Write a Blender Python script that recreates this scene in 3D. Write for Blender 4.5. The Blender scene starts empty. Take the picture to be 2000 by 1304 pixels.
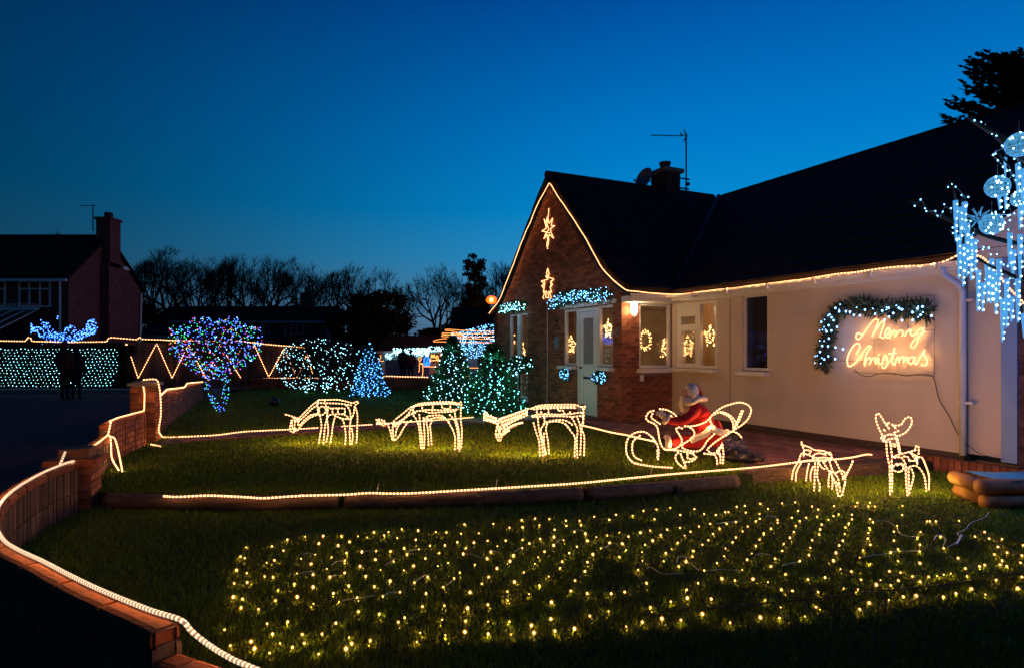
import bpy, bmesh, math, random
import numpy as np
from mathutils import Vector, Matrix, noise
random.seed(7); np.random.seed(7)
R = random.random
def U(a, b): return random.uniform(a, b)

# ------------------------------------------------------------------ camera
sc = bpy.context.scene
col = sc.collection
F, CX, HY, CH = 1200.0, 1000.0, 685.0, 1.4        # focal length in photo pixels, horizon row, camera height
cam = bpy.data.cameras.new('camera'); camo = bpy.data.objects.new('camera', cam); col.objects.link(camo)
camo.location = (0, 0, CH); camo.rotation_euler = (math.radians(90), 0, 0)
cam.sensor_width = 36.0; cam.lens = 21.6; cam.shift_y = 33 / 2000.0
cam.clip_end = 3000; cam.clip_start = 0.05
sc.camera = camo
# ------------------------------------------------------------------ dusk sky
world = bpy.data.worlds.new('World'); sc.world = world; world.use_nodes = True
nt = world.node_tree; nt.nodes.clear()
tc = nt.nodes.new('ShaderNodeTexCoord'); sx = nt.nodes.new('ShaderNodeSeparateXYZ')
nt.links.new(tc.outputs['Generated'], sx.inputs[0])
rp = nt.nodes.new('ShaderNodeValToRGB'); cr = rp.color_ramp
stops = [(0.0, (.030, .085, .17)), (0.05, (.075, .170, .29)), (0.10, (.048, .205, .38)), (0.15, (.018, .205, .43)), (0.22, (.001, .180, .45)),
         (0.32, (.0, .136, .41)), (0.5, (.0, .054, .25)), (0.75, (.0, .030, .15)), (1.0, (.0, .020, .11))]
cr.elements[0].position = 0; cr.elements[0].color = stops[0][1] + (1,)
cr.elements[1].position = 1; cr.elements[1].color = stops[-1][1] + (1,)
for p, c in stops[1:-1]:
    e = cr.elements.new(p); e.color = c + (1,)
nt.links.new(sx.outputs['Z'], rp.inputs[0])
mr = nt.nodes.new('ShaderNodeMapRange'); mr.interpolation_type = 'SMOOTHSTEP'
mr.inputs['From Min'].default_value = -0.85; mr.inputs['From Max'].default_value = 0.35
mr.inputs['To Min'].default_value = 0.14; mr.inputs['To Max'].default_value = 1.08
nt.links.new(sx.outputs['X'], mr.inputs['Value'])
mr2 = nt.nodes.new('ShaderNodeMapRange'); mr2.interpolation_type = 'SMOOTHSTEP'
mr2.inputs['From Min'].default_value = -0.9; mr2.inputs['From Max'].default_value = 0.7
mr2.inputs['To Min'].default_value = 0.28; mr2.inputs['To Max'].default_value = 1.0
nt.links.new(sx.outputs['Y'], mr2.inputs['Value'])
mm_ = nt.nodes.new('ShaderNodeMath'); mm_.operation = 'MULTIPLY'
nt.links.new(mr.outputs['Result'], mm_.inputs[0]); nt.links.new(mr2.outputs['Result'], mm_.inputs[1])
vm = nt.nodes.new('ShaderNodeVectorMath'); vm.operation = 'SCALE'
nt.links.new(rp.outputs['Color'], vm.inputs[0]); nt.links.new(mm_.outputs[0], vm.inputs['Scale'])
bg = nt.nodes.new('ShaderNodeBackground'); bg.inputs['Strength'].default_value = 1.3
nt.links.new(vm.outputs[0], bg.inputs['Color'])
wo = nt.nodes.new('ShaderNodeOutputWorld'); nt.links.new(bg.outputs[0], wo.inputs[0])
sc.view_settings.view_transform = 'Standard'; sc.view_settings.look = 'None'
sc.view_settings.exposure = 0.0; sc.view_settings.gamma = 1.0; sc.view_settings.use_curve_mapping = False
sc.cycles.use_denoising = True
sc.cycles.max_bounces = 5; sc.cycles.diffuse_bounces = 2; sc.cycles.glossy_bounces = 3
sc.cycles.transparent_max_bounces = 12; sc.cycles.sample_clamp_indirect = 4.0
sc.cycles.caustics_reflective = False; sc.cycles.caustics_refractive = False
WARM, COOL = 26.0, 30.0                              # radiance of the warm rope lamps and of the cold LEDs

# ------------------------------------------------------------------ space helpers (metres)
def P(px, py, Z): return Vector(((px - CX) / F * Z, Z, CH + (HY - py) / F * Z))
def G(px, py, z=0.0): return P(px, py, F * (CH - z) / (py - HY))
HM = Matrix.Translation((2.14, 12.0, 0)) @ Matrix.Rotation(math.atan2(-.90328, .42906), 4, 'Z')
HI = HM.inverted()
cl_ = HI @ Vector((0, 0, CH))
def _ray(px, py): return HI @ P(px, py, 10) - cl_
def HW(px, py, y=0.0): d = _ray(px, py); return cl_ + d * ((y - cl_.y) / d.y)
def HX(px, py, x=0.0): d = _ray(px, py); return cl_ + d * ((x - cl_.x) / d.x)
LZ = -0.12                                           # lower lawn level

# ------------------------------------------------------------------ materials
MAT = {}
def mat(name, c, rough=0.8, var=0.25, scale=6.0, bump=0.0, bscale=40.0, tint=False, metal=0.0, c2=None, spec=0.35, stretch=None):
    m = bpy.data.materials.new(name); m.use_nodes = True; MAT[name] = m
    n = m.node_tree.nodes; l = m.node_tree.links; b = n['Principled BSDF']
    b.inputs['Roughness'].default_value = rough; b.inputs['Metallic'].default_value = metal
    b.inputs['Specular IOR Level'].default_value = spec
    t = n.new('ShaderNodeTexCoord'); no = n.new('ShaderNodeTexNoise')
    no.inputs['Scale'].default_value = scale; no.inputs['Detail'].default_value = 5
    src = t.outputs['Object']
    if stretch:
        mp = n.new('ShaderNodeMapping'); mp.inputs['Scale'].default_value = stretch
        l.new(src, mp.inputs[0]); src = mp.outputs[0]
    l.new(src, no.inputs['Vector'])
    r = n.new('ShaderNodeValToRGB'); r.color_ramp.elements[0].position = .3; r.color_ramp.elements[1].position = .7
    c2 = c2 or tuple(x * (1 - 2 * var) for x in c)
    r.color_ramp.elements[0].color = tuple(c2) + (1,); r.color_ramp.elements[1].color = tuple(c) + (1,)
    l.new(no.outputs['Fac'], r.inputs[0]); out = r.outputs[0]
    if tint:
        a = n.new('ShaderNodeAttribute'); a.attribute_name = 'tint'
        mx = n.new('ShaderNodeVectorMath'); mx.operation = 'SCALE'
        l.new(out, mx.inputs[0]); l.new(a.outputs['Fac'], mx.inputs['Scale']); out = mx.outputs[0]
    l.new(out, b.inputs['Base Color'])
    if bump:
        n2 = n.new('ShaderNodeTexNoise'); n2.inputs['Scale'].default_value = bscale; n2.inputs['Detail'].default_value = 6
        l.new(src, n2.inputs['Vector'])
        bp = n.new('ShaderNodeBump'); bp.inputs['Strength'].default_value = bump; bp.inputs['Distance'].default_value = .01
        l.new(n2.outputs['Fac'], bp.inputs['Height']); l.new(bp.outputs[0], b.inputs['Normal'])
    return m
def emi(name, c, s, base=None):
    m = bpy.data.materials.new(name); m.use_nodes = True; MAT[name] = m
    b = m.node_tree.nodes['Principled BSDF']
    b.inputs['Base Color'].default_value = tuple(base or (.5, .5, .5)) + (1,); b.inputs['Roughness'].default_value = .3
    b.inputs['Emission Color'].default_value = tuple(c) + (1,); b.inputs['Emission Strength'].default_value = s
    return m
def glass(name, tintc=(1, 1, 1), fac=0.12, rough=0.02, frost=None):
    m = bpy.data.materials.new(name); m.use_nodes = True; MAT[name] = m
    n = m.node_tree.nodes; l = m.node_tree.links; n.clear()
    o = n.new('ShaderNodeOutputMaterial'); tr = n.new('ShaderNodeBsdfTransparent'); tr.inputs[0].default_value = tuple(tintc) + (1,)
    gl = n.new('ShaderNodeBsdfGlossy'); gl.inputs['Roughness'].default_value = rough
    lw_ = n.new('ShaderNodeLayerWeight'); lw_.inputs['Blend'].default_value = .5; pw_ = n.new('ShaderNodeMath'); pw_.operation = 'POWER'; pw_.inputs[1].default_value = 4; l.new(lw_.outputs['Facing'], pw_.inputs[0]); fr = n.new('ShaderNodeMapRange'); fr.inputs['To Min'].default_value = .05; fr.inputs['To Max'].default_value = .8; l.new(pw_.outputs[0], fr.inputs['Value'])
    mx = n.new('ShaderNodeMixShader'); l.new(fr.outputs[0], mx.inputs[0]); l.new(tr.outputs[0], mx.inputs[1]); l.new(gl.outputs[0], mx.inputs[2])
    last = mx
    if frost:
        df = n.new('ShaderNodeBsdfDiffuse'); df.inputs[0].default_value = tuple(frost) + (1,)
        m2 = n.new('ShaderNodeMixShader'); m2.inputs[0].default_value = fac
        l.new(last.outputs[0], m2.inputs[1]); l.new(df.outputs[0], m2.inputs[2]); last = m2
    l.new(last.outputs[0], o.inputs[0])
    return m

mat('soil', (.030, .028, .016), 1, .3, 8, .5, 30)
mat('turf', (.028, .040, .010), 1, .3, 3, .6, 60, c2=(.018, .024, .004))
mat('grass_blade', (.105, .215, .010), .6, .3, 2.2, c2=(.145, .195, .013), tint=True, spec=.15)
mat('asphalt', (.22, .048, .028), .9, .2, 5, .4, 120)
mat('paving', (.40, .15, .10), .85, .3, 5, .3, 60, tint=True)
mat('concrete', (.26, .24, .21), .9, .2, 6, .4, 50)
mat('brick', (.36, .115, .052), .9, .28, 14, .5, 90, tint=True)
mat('board_blue_spill', (.20, .33, .58), .5, .08, 5)  # blue icicle spill put into the colour of the white board
mat('pipe_blue_spill', (.56, .64, .84), .35, .05, 5)  # pale pipe, its blue cast stands for the icicle light
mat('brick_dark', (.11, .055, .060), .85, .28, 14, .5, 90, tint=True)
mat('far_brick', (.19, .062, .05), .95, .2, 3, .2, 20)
mat('coping', (.32, .085, .028), .85, .25, 16, .6, 80, tint=True)
mat('mortar', (.30, .19, .13), 1, .2, 20, .4, 80)
mat('dark_mortar', (.10, .07, .055), 1, .2, 20, .4, 80)
mat('render', (.66, .56, .46), .95, .07, 1.3, .45, 60, stretch=(1, 1, .35))
mat('ribbed', (.14, .08, .055), .9, .25, 6, .4, 60, tint=True)
mat('roof_tile', (.030, .018, .012), .84, .35, 5, .6, 60, tint=True, spec=.2)
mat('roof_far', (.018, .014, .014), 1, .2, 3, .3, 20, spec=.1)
mat('white_paint', (.74, .72, .69), .45, .05, 5)
mat('upvc', (.74, .70, .66), .35, .04, 5)
mat('dark_metal', (.03, .03, .035), .5, .1, 10, metal=.6)
mat('wire_dark', (.015, .018, .012), .6, .1, 10)
mat('wire_white', (.42, .47, .52), .5, .05, 10)
mat('bark', (.055, .042, .035), .95, .3, 14, .7, 50)
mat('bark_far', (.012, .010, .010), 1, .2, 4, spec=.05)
mat('needle', (.035, .105, .045), .7, .3, 6, tint=True, spec=.2)
mat('needle_pale', (.10, .15, .085), .7, .3, 6, tint=True, spec=.2)
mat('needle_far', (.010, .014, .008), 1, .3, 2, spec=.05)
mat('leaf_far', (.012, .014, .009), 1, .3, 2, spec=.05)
mat('fence_wood', (.11, .075, .065), .9, .25, 8, .4, 40, tint=True, stretch=(6, 6, 1))
mat('log_wood', (.13, .085, .058), .85, .3, 6, .6, 40, stretch=(1, 6, 6))
mat('log_orange', (.20, .095, .045), .8, .25, 6, .5, 40)
mat('red_cloth', (.34, .006, .010), .85, .15, 12, .4, 200)
mat('white_fur', (.70, .62, .54), 1, .15, 40, .9, 160)
mat('skin', (.52, .30, .20), .6, .05, 10)
mat('black_boot', (.02, .02, .02), .4, .1, 10)
mat('foil', (.55, .57, .66), .22, .2, 14, metal=.9)
mat('black_bag', (.012, .013, .02), .3, .2, 10, .6, 30)
mat('tarp', (.05, .28, .36), .45, .1, 8, .3, 20)
mat('curtain', (.42, .30, .19), .95, .15, 5)
mat('room', (.45, .36, .26), 1, .05, 3)
mat('red_paint', (.30, .03, .02), .5, .1, 8)
mat('dark_cloth', (.10, .018, .018), 1, .2, 10)
mat('black_cloth', (.012, .012, .014), 1, .2, 10)
mat('plaque', (.22, .25, .33), .4, .3, 20)
mat('pot', (.20, .08, .05), .9, .2, 10)
mat('far_wall', (.42, .34, .34), 1, .08, 3)
_m = MAT['curtain'].node_tree; _b = _m.nodes['Principled BSDF']; _t = _m.nodes.new('ShaderNodeBsdfTranslucent'); _t.inputs[0].default_value = (.55, .38, .22, 1)
_x = _m.nodes.new('ShaderNodeMixShader'); _x.inputs[0].default_value = .5; _o = [n for n in _m.nodes if n.type == 'OUTPUT_MATERIAL'][0]
_m.links.new(_b.outputs[0], _x.inputs[1]); _m.links.new(_t.outputs[0], _x.inputs[2]); _m.links.new(_x.outputs[0], _o.inputs[0])
glass('pane'); glass('door_pane', frost=(.32, .30, .30), fac=.65, rough=.3); glass('far_pane', tintc=(.25, .28, .33))
glass('dark_pane', tintc=(.55, .55, .6))
DK = (.06, .05, .04)
emi('rope_bead', (1.0, .42, .17), 6.5, DK); emi('rope_gap', (1.0, .30, .08), .9, DK)
emi('rope_bead_near', (1.0, .72, .48), 1.35, DK); emi('rope_gap_near', (1.0, .55, .30), .38, DK)
emi('rope_far', (1.0, .33, .07), 3, DK)
emi('bulb_warm', (1.0, .42, .10), 24, DK)
emi('bulb_window', (1.0, .50, .16), 14)
emi('bulb_ice', (.30, .84, 1.0), 8)
emi('bulb_cold', (.14, .40, 1.0), 11)
emi('bulb_sky', (.06, .30, 1.0), 10)
emi('bulb_iceblue', (.14, .50, 1.0), 12)
emi('bulb_teal', (.14, .88, .85), 12)
emi('bulb_blue', (.04, .16, 1.0), 9)
emi('bulb_red', (1.0, .02, .04), 4); emi('bulb_green', (.01, 1.0, .18), 3)
emi('bulb_amber', (1.0, .32, .02), 4); emi('bulb_violet', (.30, .04, 1.0), 5)
emi('icicle_body', (.08, .38, .85), .85, (.08, .12, .14)); emi('icicle_led', (.38, .80, 1.0), 22, DK)
emi('porch_glass', (1.0, .74, .42), 9); emi('street_arc', (1.0, .38, .10), 8, (.002, .001, .001))
emi('street_glass', (1.0, .065, .003), 4.5, (.002, .001, .001)); emi('room_bulb', (1.0, .60, .26), 90)
emi('rope_blue', (.01, .12, 1.0), 4)

# ------------------------------------------------------------------ mesh + object helpers
MW = {}
class MB:
    def __init__(s, M=None): s.v = []; s.f = []; s.m = []; s.t = []; s.M = M
    def add(s, vs, fs, mi=0, tint=1.0):
        o = len(s.v); s.v.extend(tuple(v) for v in vs); s.f.extend(tuple(i + o for i in f) for f in fs)
        s.m.extend([mi] * len(fs)); s.t.extend([tint] * len(fs)); return s
    def box(s, a, b, mi=0, tint=1.0, M=None):
        x0, y0, z0 = a; x1, y1, z1 = b
        vs = [Vector(p) for p in ((x0,y0,z0),(x1,y0,z0),(x1,y1,z0),(x0,y1,z0),(x0,y0,z1),(x1,y0,z1),(x1,y1,z1),(x0,y1,z1))]
        if M is not None: vs = [M @ v for v in vs]
        return s.add(vs, [(0,3,2,1),(4,5,6,7),(0,1,5,4),(1,2,6,5),(2,3,7,6),(3,0,4,7)], mi, tint)
    def prism(s, poly, n, mi=0, tint=1.0):
        """closed polygon (list of Vector) extruded by vector n"""
        k = len(poly); vs = [Vector(p) for p in poly] + [Vector(p) + Vector(n) for p in poly]
        fs = [tuple(range(k))[::-1], tuple(range(k, 2 * k))] + [(i, (i + 1) % k, (i + 1) % k + k, i + k) for i in range(k)]
        return s.add(vs, fs, mi, tint)
    def sweep(s, pts, r, n=6, mi=0, alt=None, tint=1.0, cap=True):
        pts = [Vector(p) for p in pts]
        if len(pts) < 2: return s
        rr = r if isinstance(r, (list, tuple)) else [r] * len(pts)
        ref = Vector((0, 0, 1)); base = len(s.v); prev = None
        for i, p in enumerate(pts):
            t = (pts[min(i + 1, len(pts) - 1)] - pts[max(i - 1, 0)])
            if t.length < 1e-9: t = Vector((1, 0, 0))
            t.normalize()
            if prev is None:
                u = t.cross(ref)
                if u.length < .1: u = t.cross(Vector((1, 0, 0)))
            else: u = prev - t * prev.dot(t)
            if u.length < 1e-6: u = t.orthogonal()
            u.normalize(); prev = u; w = t.cross(u)
            for k in range(n):
                a = 2 * math.pi * k / n
                s.v.append(tuple(p + (u * math.cos(a) + w * math.sin(a)) * rr[i]))
        for i in range(len(pts) - 1):
            for k in range(n):
                a = base + i * n + k; b = base + i * n + (k + 1) % n
                s.f.append((a, b, b + n, a + n)); s.t.append(tint)
                s.m.append(mi if alt is None else (mi if (i // 1) % 2 == 0 else alt))
        if cap:
            s.f.append(tuple(base + k for k in range(n))[::-1]); s.m.append(mi); s.t.append(tint)
            e = base + (len(pts) - 1) * n
            s.f.append(tuple(e + k for k in range(n))); s.m.append(mi); s.t.append(tint)
        return s
    def ball(s, c, r, mi=0, seg=6, rings=4, sq=(1, 1, 1), tint=1.0):
        c = Vector(c); vs = [c + Vector((0, 0, -r * sq[2]))]
        for j in range(1, rings):
            th = math.pi * j / rings - math.pi / 2
            for k in range(seg):
                a = 2 * math.pi * k / seg
                vs.append(c + Vector((math.cos(th) * math.cos(a) * r * sq[0], math.cos(th) * math.sin(a) * r * sq[1], math.sin(th) * r * sq[2])))
        vs.append(c + Vector((0, 0, r * sq[2]))); fs = []
        for k in range(seg): fs.append((0, 1 + (k + 1) % seg, 1 + k))
        for j in range(rings - 2):
            for k in range(seg):
                a = 1 + j * seg + k; b = 1 + j * seg + (k + 1) % seg
                fs.append((a, b, b + seg, a + seg))
        o = 1 + (rings - 2) * seg
        for k in range(seg): fs.append((o + k, o + (k + 1) % seg, len(vs) - 1))
        return s.add(vs, fs, mi, tint)
    def octa(s, c, r, mi=0):
        x, y, z = c
        return s.add([(x+r,y,z),(x-r,y,z),(x,y+r,z),(x,y-r,z),(x,y,z+r),(x,y,z-r)],
                     [(0,2,4),(2,1,4),(1,3,4),(3,0,4),(2,0,5),(1,2,5),(3,1,5),(0,3,5)], mi)
    def build(s, name, mats, parent=None, smooth=False, stuff=False, label=None):
        me = bpy.data.meshes.new(name); M = s.M or Matrix.Identity(4)
        if parent is not None: M = MW[parent.name].inverted() @ M
        vs = [tuple(M @ Vector(v)) for v in s.v]
        me.from_pydata(vs, [], s.f); mats = [mats] if isinstance(mats, str) else mats
        for m in mats: me.materials.append(MAT[m])
        me.polygons.foreach_set('material_index', s.m)
        a = me.attributes.new('tint', 'FLOAT', 'FACE'); a.data.foreach_set('value', s.t)
        if smooth: me.polygons.foreach_set('use_smooth', [True] * len(me.polygons))
        me.update()
        return link(name, me, parent, stuff=stuff, label=label)
def link(name, me, parent=None, W=None, stuff=False, label=None):
    o = bpy.data.objects.new(name, me); col.objects.link(o)
    pw = MW[parent.name] if parent is not None else Matrix.Identity(4)
    if parent is not None: o.parent = parent
    if W is not None: o.matrix_basis = pw.inverted() @ W; MW[o.name] = W
    else: MW[o.name] = pw.copy()
    if stuff: o['kind'] = 'stuff'
    if label: o['label'] = label
    return o
def tag(o, label, cat, group=None, kind=None):
    o['label'] = label; o['category'] = cat
    if group: o['group'] = group
    if kind: o['kind'] = kind
    return o
def thing(name, label, cat, loc=(0, 0, 0), M=None, group=None):
    o = bpy.data.objects.new(name, None); col.objects.link(o); o.empty_display_size = .2
    W = M if M is not None else Matrix.Translation(Vector(loc)); o.matrix_basis = W; MW[o.name] = W
    return tag(o, label, cat, group)
def struct(o): o['kind'] = 'structure'; return o

def lamps(parent, pts, w, c=(1.0, .42, .12)):
    """the light a string or rope gives off, as small point lamps just outside its tube"""
    L = bpy.data.lights.new('glow', 'POINT'); L.energy = w; L.color = c; L.shadow_soft_size = 0.0
    for p in pts:
        o = bpy.data.objects.new('glow', L); col.objects.link(o); o.parent = parent; o.matrix_basis = MW[parent.name].inverted() @ Matrix.Translation(p)
def along(parent, pts, step, per_m, off, c=(1.0, .42, .12), smooth=True, M=None):
    pts = [Vector(p) for p in pts]
    if smooth: pts = catmull(pts, 8)
    ps = resample(pts, step)[0:]
    ps = [(p + Vector(off)) for p in ps]
    if M is not None: ps = [M @ p for p in ps]
    lamps(parent, ps, per_m * step, c)
def catmull(pts, sub=8):
    pts = [Vector(p) for p in pts]
    if len(pts) < 3: return pts
    out = []; q = [pts[0] * 2 - pts[1]] + pts + [pts[-1] * 2 - pts[-2]]
    for i in range(1, len(q) - 2):
        a, b, c, d = q[i - 1], q[i], q[i + 1], q[i + 2]
        for k in range(sub):
            t = k / sub
            out.append(.5 * ((2 * b) + (c - a) * t + (2 * a - 5 * b + 4 * c - d) * t * t + (3 * b - a - 3 * c + d) * t ** 3))
    out.append(q[-2]); return out
def resample(pts, step):
    out = [pts[0].copy()]; acc = 0.0; last = pts[0]
    for p in pts[1:]:
        d = (p - last).length
        while acc + d >= step:
            t = (step - acc) / d; last = last.lerp(p, t); out.append(last.copy()); d = (p - last).length; acc = 0.0
        acc += d; last = p
    return out
def rope(mb, pts, r=.008, period=.028, n=5, smooth=True, mi=0, alt=1, jitter=0.0):
    pts = [Vector(p) for p in pts]
    if smooth: pts = catmull(pts, 8)
    if jitter:
        pts = [p + Vector((noise.noise(p * 3) * jitter, noise.noise(p * 3 + Vector((9, 1, 4))) * jitter, noise.noise(p * 3 + Vector((3, 7, 8))) * jitter)) for p in pts]
    ps = resample(pts, period / 2)
    if len(ps) < 2: ps = [pts[0], pts[-1]]
    return mb.sweep(ps, r, n, mi, alt)
ROPE = ['rope_bead', 'rope_gap']

# brick / tile pieces : nearest 300 as objects, the rest one joined part
_pc = {}
def piece_mesh(kind, w, h, d, tv):
    k = (kind, round(w, 2), round(h, 3), round(d, 3), tv)
    if k not in _pc:
        mb = MB(); mb.box((-w/2, -d/2, -h/2), (w/2, d/2, h/2), 0, (.62, .8, .95, 1.1, 1.3)[tv])
        me = bpy.data.meshes.new(kind); me.from_pydata(mb.v, [], mb.f); me.materials.append(MAT[PMAT[kind]])
        a = me.attributes.new('tint', 'FLOAT', 'FACE'); a.data.foreach_set('value', mb.t); _pc[k] = me
    return _pc[k]
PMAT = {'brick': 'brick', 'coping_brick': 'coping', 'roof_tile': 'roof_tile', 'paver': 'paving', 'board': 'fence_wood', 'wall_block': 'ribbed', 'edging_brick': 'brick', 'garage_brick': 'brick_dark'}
def pieces(kind, parent, items, limit=300, cam=Vector((0, 0, 1.4)), name=None):
    """items: (world matrix, w, h, d, tint index)"""
    items = sorted(items, key=lambda q: (q[0].translation - cam).length)
    for W, w, h, d, tv in items[:limit]:
        link(name or kind, piece_mesh(kind, w, h, d, tv), parent, W)
    rest = items[limit:]
    if rest:
        mb = MB()
        for W, w, h, d, tv in rest:
            mb.box((-w/2, -d/2, -h/2), (w/2, d/2, h/2), 0, (.62, .8, .95, 1.1, 1.3)[tv], M=W)
        mb.build((name or kind) + '_courses', PMAT[kind], parent, stuff=True)

# ================================================================== GROUND
def sheet(name, poly, z, m):
    mb = MB(); mb.add([(x, y, z) for x, y in poly], [tuple(range(len(poly)))], 0, 1); return struct(mb.build(name, m))
sheet('ground', [(-400, -40), (400, -40), (400, 900), (-400, 900)], -.30, 'soil')
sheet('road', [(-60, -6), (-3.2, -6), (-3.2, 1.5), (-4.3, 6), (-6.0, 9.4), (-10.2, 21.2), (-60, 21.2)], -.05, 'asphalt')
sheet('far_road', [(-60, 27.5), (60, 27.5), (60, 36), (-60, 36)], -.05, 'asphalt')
o = MB().box((-60, 21.2, -.3), (-10.3, 22.0, .06)).build('pavement', 'concrete'); struct(o)
struct(MB().box((-60, 22.0, -.3), (-9.0, 31, .02)).build('front_garden_soil', 'soil'))
struct(MB().box((-9.0, 22.9, -.3), (60, 27.5, .0)).build('verge', 'turf'))
# upper lawn (house level) and lower lawn
upl = [(-4.3, 6.15), (-3.9, 6.03), (-3.3, 5.95), (-1.0, 6.0), (.6, 6.2), (1.7, 6.6), (2.6, 6.98), (4.70, 7.62), (5.3, 7.75), (5.6, 8.4), (9, 9), (9, 30), (-2, 22.9), (-9.6, 22.9), (-9.0, 18), (-5.7, 9.4), (-4.95, 7.5)]
o = MB().prism([Vector((x, y, -.35)) for x, y in upl], (0, 0, .35)).build('upper_lawn', 'turf'); struct(o)
lol = [(-2.0, 1.0), (12, 1.0), (12, 9.0), (-4.6, 9.0), (-4.1, 5.6), (-3.7, 4.4), (-3.2, 3.8), (-2.6, 3.3), (-1.4, 2.45)]
sheet('lower_lawn', lol, LZ, 'turf')

# ---- grass blades (numpy, thin geometry)
def blades(name, sampler, n, z, h0, w0, label):
    xs, ys = [], []
    while sum(map(len, xs)) < n:
        x, y = sampler(n); xs.append(x); ys.append(y)
    x = np.concatenate(xs)[:n]; y = np.concatenate(ys)[:n]; n = len(x)
    dist = np.sqrt(x * x + y * y); sc_ = 1 + np.maximum(0, dist - 3) * .16
    patch = np.array([noise.noise(Vector((a * 1.3, b * 1.3, 2.0))) for a, b in zip(x[::8], y[::8])]); patch = np.repeat(patch, 8)[:n]
    if len(patch) < n: patch = np.pad(patch, (0, n - len(patch)))
    h = h0 * (np.random.uniform(.5, 1.35, n)) * (1 + .5 * patch); w = w0 * np.random.uniform(.7, 1.3, n) * sc_
    a = np.random.uniform(0, 2 * np.pi, n); lean = np.random.uniform(.1, .8, n) * h; la = np.random.uniform(0, 2 * np.pi, n)
    dx, dy = np.cos(a) * w / 2, np.sin(a) * w / 2; lx, ly = np.cos(la) * lean, np.sin(la) * lean
    zz = np.full(n, z)
    V = np.stack([np.stack([x - dx, y - dy, zz], 1), np.stack([x + dx, y + dy, zz], 1),
                  np.stack([x + dx * .7 + lx * .4, y + dy * .7 + ly * .4, zz + h * .6], 1), np.stack([x - dx * .7 + lx * .4, y - dy * .7 + ly * .4, zz + h * .6], 1),
                  np.stack([x + lx, y + ly, zz + h], 1)], 1).reshape(-1, 3)
    base = np.arange(n)[:, None] * 5
    q = (base + np.array([[0, 1, 2, 3]])); t = (base + np.array([[3, 2, 4]]))
    me = bpy.data.meshes.new(name); me.vertices.add(n * 5); me.vertices.foreach_set('co', V.ravel().astype(np.float32))
    loops = np.concatenate([q, t], 1).ravel(); me.loops.add(len(loops)); me.loops.foreach_set('vertex_index', loops.astype(np.int32))
    st = np.stack([np.arange(n) * 7, np.arange(n) * 7 + 4], 1).ravel(); me.polygons.add(2 * n); me.polygons.foreach_set('loop_start', st.astype(np.int32))
    me.materials.append(MAT['grass_blade']); me.update(calc_edges=True)
    tt = np.repeat(np.random.uniform(.55, 1.35, n) * (1 + .3 * patch), 2)
    at = me.attributes.new('tint', 'FLOAT', 'FACE'); at.data.foreach_set('value', tt.astype(np.float32))
    o = link(name, me); tag(o, label, 'grass', kind='stuff')
def inpoly(x, y, poly):
    c = np.zeros(len(x), bool); j = len(poly) - 1
    for i in range(len(poly)):
        xi, yi = poly[i]; xj, yj = poly[j]
        hit = ((yi > y) != (yj > y)) & (x < (xj - xi) * (y - yi) / (yj - yi + 1e-12) + xi); c ^= hit; j = i
    return c
path_loc = [(-3.1, -1.0), (-.1, -.85), (4.3, -1.25), (4.62, -1.5), (4.98, .45), (5.05, 1.25), (0, 1.25), (0, 0), (-3.1, 0)]
pathw = [tuple((HM @ Vector((x, y, 0)))[:2]) for x, y in path_loc]
drive = [(-5.35, 9.05), (-3.7, 10.15), (-1.4, 11.3), (.9, 12.55), (.6, 13.9), (-.75, 13.0), (-3.66, 11.25), (-5.45, 9.75)]
def samp_low(n):
    y = 1.7 + (9.0 - 1.7) * np.random.uniform(0, 1, n) ** 1.5; x = np.random.uniform(-1.05, 1.05, n) * y
    ok = inpoly(x, y, lol) & ~inpoly(x, y, upl) & (x < 7); return x[ok], y[ok]
def samp_up(n):
    y = 5.9 + 17 * np.random.uniform(0, 1, n) ** 1.8; x = np.random.uniform(-.9, .75, n) * y
    ok = inpoly(x, y, upl) & ~inpoly(x, y, pathw) & ~inpoly(x, y, drive)
    lx = (x - 2.14) * .90328 + (y - 12) * .42906
    ok &= (lx < -.02) | (((x - 2.14) * .42906 - (y - 12) * .90328) < -6.2)
    return x[ok], y[ok]
blades('lawn_grass', samp_low, 260000, LZ, .034, .0040, 'mown grass of the lower lawn under the net of warm lights')
blades('lawn_grass', samp_up, 150000, 0.0, .034, .0048, 'mown grass of the upper lawn under the grazing light deer')

# ---- paths
def paver_path(name, poly, z, M, sz, xr, yr, limit):
    base = MB(M); base.add([(x, y, z) for x, y in poly], [tuple(range(len(poly)))], 0, .5); b = struct(base.build(name, 'dark_mortar'))
    items = []; i = 0; y = yr[0]
    while y < yr[1]:
        x = xr[0] + (i % 2) * sz[0] / 2
        while x < xr[1]:
            pts = [(x + a, y + c) for a in (-sz[0]/2, sz[0]/2) for c in (-sz[1]/2, sz[1]/2)]
            if all(inpoly(np.array([p[0]]), np.array([p[1]]), poly)[0] for p in pts):
                items.append((M @ Matrix.Translation((x, y, z + .006 + U(-.002, .002))), sz[0] - .01, .016, sz[1] - .01, random.randrange(5)))
            x += sz[0]
        y += sz[1]; i += 1
    pieces('paver', b, items, limit)
    return b
paver_path('house_path', path_loc, .006, HM, (.42, .21), (-3.4, 7), (-1.4, 1.3), 300)
I4 = Matrix.Identity(4)
dm = Matrix.Translation((-5.4, 9.4, 0)) @ Matrix.Rotation(math.atan2(3.9, 6.1), 4, 'Z'); dmi = dm.inverted()
dl = [tuple((dmi @ Vector((x, y, 0)))[:2]) for x, y in drive[:4]] + [tuple((dmi @ Vector((x, y, 0)))[:2]) for x, y in drive[4:]]
paver_path('garden_path', dl, .012, dm, (.4, .4), (-.5, 8), (-1.2, 1.6), 120)

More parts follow.
